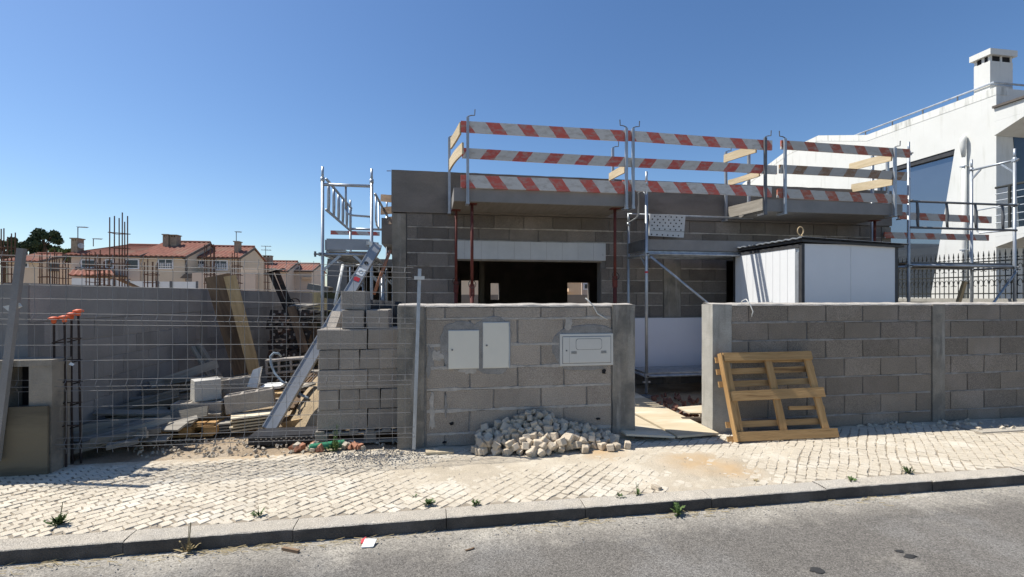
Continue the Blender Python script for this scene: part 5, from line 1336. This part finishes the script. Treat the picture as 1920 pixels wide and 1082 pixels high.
# ------------------------------------------------------------------ houses behind the plot
def ztop(u, v, Y): return at(u, v, Y).z
def roof_sheet(name, p00, p10, p01, p11, per, parent, mat='roof_tile', amp=.05):
    """tiled slope: barrel rows running down the slope; p00-p10 eaves, p01-p11 ridge"""
    p00, p10, p01, p11 = map(V, (p00, p10, p01, p11)); n = max(4, int((p10 - p00).length / per) * 4); m = MB()
    nn = (p10 - p00).cross(p01 - p00).normalized()
    if nn.z < 0: nn = -nn
    rows = 6
    for j in range(rows + 1):
        for i in range(n + 1):
            a = p00 + (p10 - p00) * i / n; b = p01 + (p11 - p01) * i / n; f = j / rows
            m.v.append(a + (b - a) * f + nn * amp * (math.sin(i * math.pi / 2) + .25 * math.sin(j * 2.1)))
    for j in range(rows):
        for i in range(n): a = j * (n + 1) + i; m.f.append((a, a + 1, a + n + 2, a + n + 1))
    o = m.build(name, mat, parent); md = o.modifiers.new('thickness', 'SOLIDIFY'); md.thickness = .1; md.offset = -1; return o
def win(par, u0, u1, v0, v1, Y, grid=False):
    a, b = at(u0, v1, Y), at(u1, v0, Y); w = MB().box(a.x - .12, b.x + .12, Y - .07, Y - .005, a.z - .12, b.z + .1).build('window', 'frame_white', par)
    k = 2 if grid else 1
    for i in range(k):
        x0 = a.x + (b.x - a.x) * i / k + (.04 if i else 0); x1 = a.x + (b.x - a.x) * (i + 1) / k - (.04 if i < k - 1 else 0); MB().box(x0, x1, Y - .085, Y - .066, a.z, b.z).build('pane', 'window_dark', w)
        if grid:
            for q in (1, 2): x = x0 + (x1 - x0) * q / 3; MB().box(x - .025, x + .025, Y - .11, Y - .088, a.z, b.z - .3).build('window_bar', 'frame_white', w)
            for q in (1, 2, 3): z = a.z + (b.z - .3 - a.z) * q / 3.2; MB().box(x0, x1, Y - .108, Y - .0875, z - .02, z + .02).build('window_bar', 'frame_white', w)
def chimney(par, u0, u1, v0, v1, Y, d=.9):
    a, b = at(u0, v1, Y), at(u1, v0, Y); h = b.z - a.z
    c = MB().box(a.x, b.x, Y, Y + d, a.z - .6, b.z - .22 * h).build('chimney', 'chimney_stone', par)
    for q in (a.x, (a.x + b.x) / 2 - .06, b.x - .14): MB().box(q, q + .14, Y, Y + d, b.z - .22 * h, b.z - .07 * h).build('chimney_pier', 'chimney_stone', c)
    MB().box(a.x - .08, b.x + .08, Y - .08, Y + d + .08, b.z - .07 * h, b.z).build('chimney_cap', 'chimney_stone', c)
def antenna(par, u, v0, v1, Y, du0, du1, bars=1):
    a, b = at(u, v1, Y), at(u, v0, Y); m = MB().path([a, b], .04, 5).build('antenna', 'steel_dark', par)
    for k in range(bars):
        z = b.z - .05 - k * .55; s = (b.z - EYE) / max(1, (V0 - v0)); MB().path([(b.x + du0 * s, Y, z), (b.x + du1 * s, Y, z - .03)], .035, 5).build('antenna_boom', 'steel_dark', m)
        for q in range(4): x = b.x + (du0 + (du1 - du0) * (q + .5) / 4) * s; MB().path([(x, Y - .35, z), (x, Y + .35, z + .05)], .02, 4).build('antenna_rod', 'steel_dark', m)
def terrace(label, u0, u1, vE, vR, Y, dep, wall, hip=0, base=-.1, uR0=None, ov=.35):
    x0, x1 = at(u0, 500, Y).x, at(u1, 500, Y).x; zE = ztop((u0 + u1) / 2, vE, Y); zR = ztop((u0 + u1) / 2 + 10, vR, Y + dep / 2)
    t = thing('house', label, 'house', ((x0 + x1) / 2, Y + dep / 2, 0), 'houses behind the plot')
    MB().box(x0, x1, Y, Y + .3, base, zE).build('front_wall', wall, t)
    fixn(MB().prism([V((x1, Y + .301, base)), V((x1, Y + dep, base)), V((x1, Y + dep, zE)), V((x1, Y + dep / 2, zR - .12)), V((x1, Y + .301, zE))], (-.3, 0, 0)).build('gable_wall', wall, t))
    fixn(MB().prism([V((x0 + .3, Y + .301, base)), V((x0 + .3, Y + dep, base)), V((x0 + .3, Y + dep, zE)), V((x0 + .3, Y + dep / 2, (zR if not hip else zE) - .12)), V((x0 + .3, Y + .301, zE))], (-.3, 0, 0)).build('gable_wall', wall, t))
    MB().box(x0 + .31, x1 - .31, Y + dep - .3, Y + dep, base, zE).build('rear_wall', wall, t)
    roof_sheet('roof', (x0 - ov, Y - ov, zE - .1), (x1 + ov * .6, Y - ov, zE - .1), (x0 + hip - ov * (hip == 0), Y + dep / 2, zR), (x1 + ov * .6, Y + dep / 2, zR), .42, t)
    roof_sheet('roof', (x0 - ov, Y + dep + ov, zE - .1), (x1 + ov * .6, Y + dep + ov, zE - .1), (x0 + hip - ov * (hip == 0), Y + dep / 2, zR), (x1 + ov * .6, Y + dep / 2, zR), .42, t)
    if hip: fixn(MB().prism([V((x0 - ov, Y - ov, zE - .1)), V((x0 - ov, Y + dep + ov, zE - .1)), V((x0 + hip, Y + dep / 2, zR))], (0, 0, .1)).build('hip_roof', 'roof_tile', t))
    MB().path([(x0 + hip, Y + dep / 2, zR + .05), (x1 + ov * .6, Y + dep / 2, zR + .05)], .12, 8).build('ridge_tiles', 'roof_tile', t)
    MB().box(x0 - ov, x1 + ov * .6, Y - ov - .06, Y - .005, zE - .3, zE - .22).build('eaves_board', 'dark_stone', t)
    fixn(MB().prism([V((x1 + ov * .6 - .02, Y - ov, zE - .36)), V((x1 + ov * .6 - .02, Y - ov, zE - .1)), V((x1 + ov * .6 - .02, Y + dep / 2, zR)), V((x1 + ov * .6 - .02, Y + dep / 2, zR - .3))], (.08, 0, 0)).build('verge_board', 'dark_stone', t))
    return t
t = terrace('cream house with hipped red tile roof and tall left chimney', 134, 262, 476, 459, 52, 9, 'cream_pink', hip=2.4)
win(t, 155, 178, 488.5, 501, 52); win(t, 200, 212, 488, 501, 52); chimney(t, 133, 145, 446, 473, 52.3); antenna(t, 146, 425, 470, 53, 0, 16); antenna(t, 175, 447, 462, 56, 0, 14)
c = at(150, 461, 52.6); fixn(MB().path([c + V((0, 0, 0)), c + V((.06, -.04, 0)), c + V((.16, -.12, 0))], [.04, .22, .26], 14).build('satellite_dish', 'steel', t))
zz = ztop(170, 516, 51); MB().box(at(130, 500, 50).x, at(213, 500, 50).x, 50, 51.99, zz - .15, zz).build('porch_slab', 'dark_stone', t); roof_sheet('porch_roof', (at(128, 500, 49.8).x, 49.8, zz), (at(215, 500, 49.8).x, 49.8, zz), (at(140, 500, 52).x, 51.98, zz + .75), (at(205, 500, 52).x, 51.98, zz + .75), .42, t)
t = terrace('cream house with paired chimneys and a white framed grid window', 262, 347, 478, 453.5, 52.2, 10, 'cream')
win(t, 236 + 27, 259 + 2, 488, 502, 52.2) if False else None
win(t, 299, 323, 487.5, 502.5, 52.2, True); chimney(t, 305, 315, 439, 461, 55.2); chimney(t, 318, 331, 440, 461, 55.4)
MB().path([at(341, 482, 52.1), at(349, 488, 52.1), at(350, 520, 52.1)], .1, 6).build('rain_pipe', 'dark_stone', t)
t2 = [o for o in bpy.data.objects if o.get('label', '').startswith('cream house with hipped')][0]; win(t2, 236, 259, 488, 502.5, 52)
t = terrace('cream end house with gable wall and a rooftop wind vane antenna', 347.5, 448, 480, 462, 55, 8, 'cream')
win(t, 367, 383, 490, 499, 55, True); win(t, 401, 425, 489.5, 505, 55, True); chimney(t, 439, 447, 452, 477, 56.5); antenna(t, 443, 434, 452, 57, -2, 9)
MB().box(at(345, 500, 54).x, at(400, 500, 54).x, 53.6, 54.99, ztop(370, 513, 54), ztop(370, 511, 54)).build('porch_slab', 'dark_stone', t)
fixn(MB().prism([at(337, 521.5, 51.5), at(367, 521.5, 51.5), at(361, 513, 51.5), at(345, 514, 51.5)], (0, .6, 0)).build('porch_hood', 'dark_stone', t))
o = MB().box(at(362, 500, 50).x, at(480, 500, 50).x, 49.8, 53, -.1, ztop(420, 512, 50)).build('annex', 'cream_pink'); tag(o, 'plain cream annex in front of the end house', 'annex')
o = MB().box(at(449, 500, 51).x, at(519, 500, 51).x, 50.5, 50.9, -.1, ztop(480, 503, 51)).build('annex', 'cream'); tag(o, 'pale blank wall between the end house and the far houses', 'annex')
t = terrace('far red roofed house with a broad chimney', 486, 537, 506, 490, 70, 10, 'cream_pink'); chimney(t, 493, 508, 479, 492, 73); antenna(t, 498, 461, 480, 74, -8, 10, 2)
t = terrace('farthest red roofed house beside the left scaffold', 541, 584, 506, 494.5, 74, 9, 'cream_pink'); win(t, 590, 598, 516, 522, 74) if False else None
MB().box(at(565, 500, 73).x, at(582, 500, 73).x, 73.5, 73.95, ztop(575, 524, 73), ztop(575, 519, 73)).build('awning', 'peach', t)
t = terrace('small cream house with tiled roof behind the trees at the far left', 14, 72, 487, 475.5, 60, 8, 'cream'); win(t, 43, 52, 494, 500, 60)
o = MB().box(at(89, 500, 58).x, at(112, 500, 58).x, 58, 60, -.1, ztop(100, 491, 58)).build('garage', 'cream'); tag(o, 'low cream garage with a dark opening behind the starter cages', 'garage')
o = MB().box(at(92, 500, 57.9).x, at(110, 500, 57.9).x, 57.8, 57.99, ztop(100, 509, 58), ztop(100, 495, 58)).build('garage_opening', 'window_dark'); tag(o, 'dark garage opening behind the starter cages', 'opening')
# houses seen through the back windows
t = terrace('peach house seen through the rear window of the unfinished house', 1046, 1090, 510, 500, 34, 7, 'peach'); MB().box(at(1070, 540, 32).x, at(1080, 540, 32).x, 32.5, 33.99, ztop(1075, 547, 33), ztop(1075, 541, 33)).build('bay', 'peach', t)
t = terrace('beige house seen through the left rear windows of the unfinished house', 820, 960, 506, 495, 36, 8, 'cream')
t = terrace('mauve house with a blue framed window seen through the rear window', 1091, 1130, 508, 498, 40, 7, 'cream_pink'); win(t, 1096, 1103, 533, 541, 40)
b = thing('boundary_wall', 'rear boundary wall behind the unfinished house, yellowed on the left', 'wall', (5, 18, 0))
MB().box(at(488, 500, 18).x, at(620, 500, 18).x, 18, 18.2, -.1, 1.70).build('yellowed_stretch', 'yellow_wall', b); MB().box(at(620, 500, 18).x + .002, 16, 18, 18.2, -.1, 1.62).build('grey_stretch', 'concrete_slab', b)
# white garden wall
w_ = thing('garden_wall', 'low white garden wall in front of the cream houses', 'wall', at(250, 540, 30))
xs = [at(u, 500, 30).x for u in (134, 215, 241, 296, 321, 370)]
for i in range(5):
    zt = ztop(200, (522, 524, 527, 527.5, 527.5)[i], 30); MB().box(xs[i] + .01, xs[i + 1] - .01, 30, 30.15, -.1, zt).build('wall_panel', 'white_wall', w_)
    MB().box(xs[i + 1] - .05, xs[i + 1] + .05, 29.93, 29.999, -.1, zt + .03).build('wall_post', 'steel_dark', w_)
q = plank('plank', at(262, 541, 13.5), at(220, 522, 13.2), .04, .3, 'brown_wood', None); tag(q, 'brown plank leaning beyond the boundary wall by the tall cage', 'plank')

# rebar cages of columns to come
def cage(label, u0, u1, vt, Y, nb=4, tops=None, step=.22, zs=0):
    x0, x1 = at(u0, 500, Y).x, at(u1, 500, Y).x; zt = at((u0 + u1) / 2, vt, Y).z; t = thing('rebar_cage', label, 'rebar cage', ((x0 + x1) / 2, Y, 0), 'rebar cages rising beyond the boundary wall'); d = .25; k = 0
    for f, yy in [(0, 0), (.36, .0), (.68, d), (1, 0), (.22, d), (.88, d)][:nb + 1]:
        x = x0 + (x1 - x0) * f; z2 = zt - (R(0, .22)); MB().path([(x, Y + yy, 0), (x + R(-.01, .01), Y + yy, z2)], .0115, 6).build('bar', 'rebar', t)
    z = zt - .45
    while z > .3:
        e = .02; q = [V((x0 - e, Y - e, z)), V((x1 + e, Y - e, z + R(-.03, .03))), V((x1 + e, Y + d + e, z)), V((x0 - e, Y + d + e, z + R(-.02, .02))), V((x0 - e, Y - e, z))]; MB().path(q, .009, 5).build('stirrup', 'rebar', t); z -= step * R(.85, 1.15)
cage('tallest rebar cage standing against the sky', 205.5, 228.5, 398, 12, 5, step=.32)
cage('rebar cage near the left edge with pale tops', 2, 15, 428, 13, 4)
cage('rebar cage in front of the garage', 74, 88, 464, 13, 5)
cage('rebar cage right of the garage', 107, 118, 470, 14, 4)
cage('rusty rebar cage in front of the shuttered window', 162, 179, 466, 15, 5, step=.16)
cage('low dense rebar cage between the two house windows', 183, 195, 484, 15, 5, step=.16)
cage('rebar cage in front of the paired chimney house', 271, 286, 480, 13, 5)
cage('rebar cage above the leaning brown boards', 384, 396, 452, 14, 5)
cage('rebar cage in front of the gable end house', 436, 447, 470, 15, 4)
cage('narrow ladder like rebar cage in front of the blank wall', 495.5, 502, 480, 18, 4)

# ------------------------------------------------------------------ trees behind the far left house
def tree(label, u, v0, v1, ru, Y, mat, n, seed, cat='tree', name='tree'):
    rr = random.Random(seed); c = at(u, (v0 + v1) / 2, Y); s = (Y / ray(u)[1]) / FPX; rx = ru * s; rz = (v1 - v0) / 2 * s
    t = thing(name, label, cat, (c.x, Y, 0)); top = c.z + rz
    MB().path([(c.x, Y, -.1), (c.x + .1, Y, c.z - rz * .5), (c.x, Y, c.z + rz * .3)], [.3, .22, .06], 8).build('trunk', 'bark', t)
    cl = []
    for k in range(15):
        a = rr.uniform(0, 6.28); f = rr.uniform(.25, .8); q = V((c.x + rx * f * math.cos(a), Y + rx * .7 * f * math.sin(a), c.z + rz * rr.uniform(-.7, .72))); cl.append((q, rx * rr.uniform(.18, .36)))
        MB().path([(c.x, Y, c.z - rz * rr.uniform(.1, .8)), q], [.09, .03], 5).build('limb', 'bark', t)
    m = MB()
    for k in range(n):
        q, r = rr.choice(cl); d = V((rr.gauss(0, 1), rr.gauss(0, 1), rr.gauss(0, 1))).normalized() * r * rr.uniform(.35, 1.05) ; d.z *= .75; p = q + d; e = Euler((rr.uniform(0, 6), rr.uniform(0, 6), rr.uniform(0, 6))).to_matrix(); sz = rr.uniform(.1, .24)
        m.quad(p + e @ V((-sz, 0, 0)), p + e @ V((0, -sz * .6, 0)), p + e @ V((sz, 0, .05)), p + e @ V((0, sz * .6, 0)))
    o = m.build('crown', mat, t); o['kind'] = 'stuff'
tree('dark pine with a rounded crown rising over the far left house', 82, 429, 478, 30, 72, 'leaf_dark', 4200, 1)
tree('dark pine left of the rounded one', 46, 430, 490, 22, 70, 'leaf_dark', 3200, 2)
tree('dark pine at the far left edge', 6, 440, 500, 22, 66, 'leaf_dark', 3000, 3)
tree('low dark tree between the pines', 30, 455, 490, 14, 74, 'leaf_dark', 900, 8)
tree('bright green tree left of the tall chimney', 106, 462, 498, 18, 66, 'leaf_mid', 1500, 4)
tree('small green tree next to the tall chimney', 127, 464, 492, 8, 64, 'leaf_mid', 700, 5)
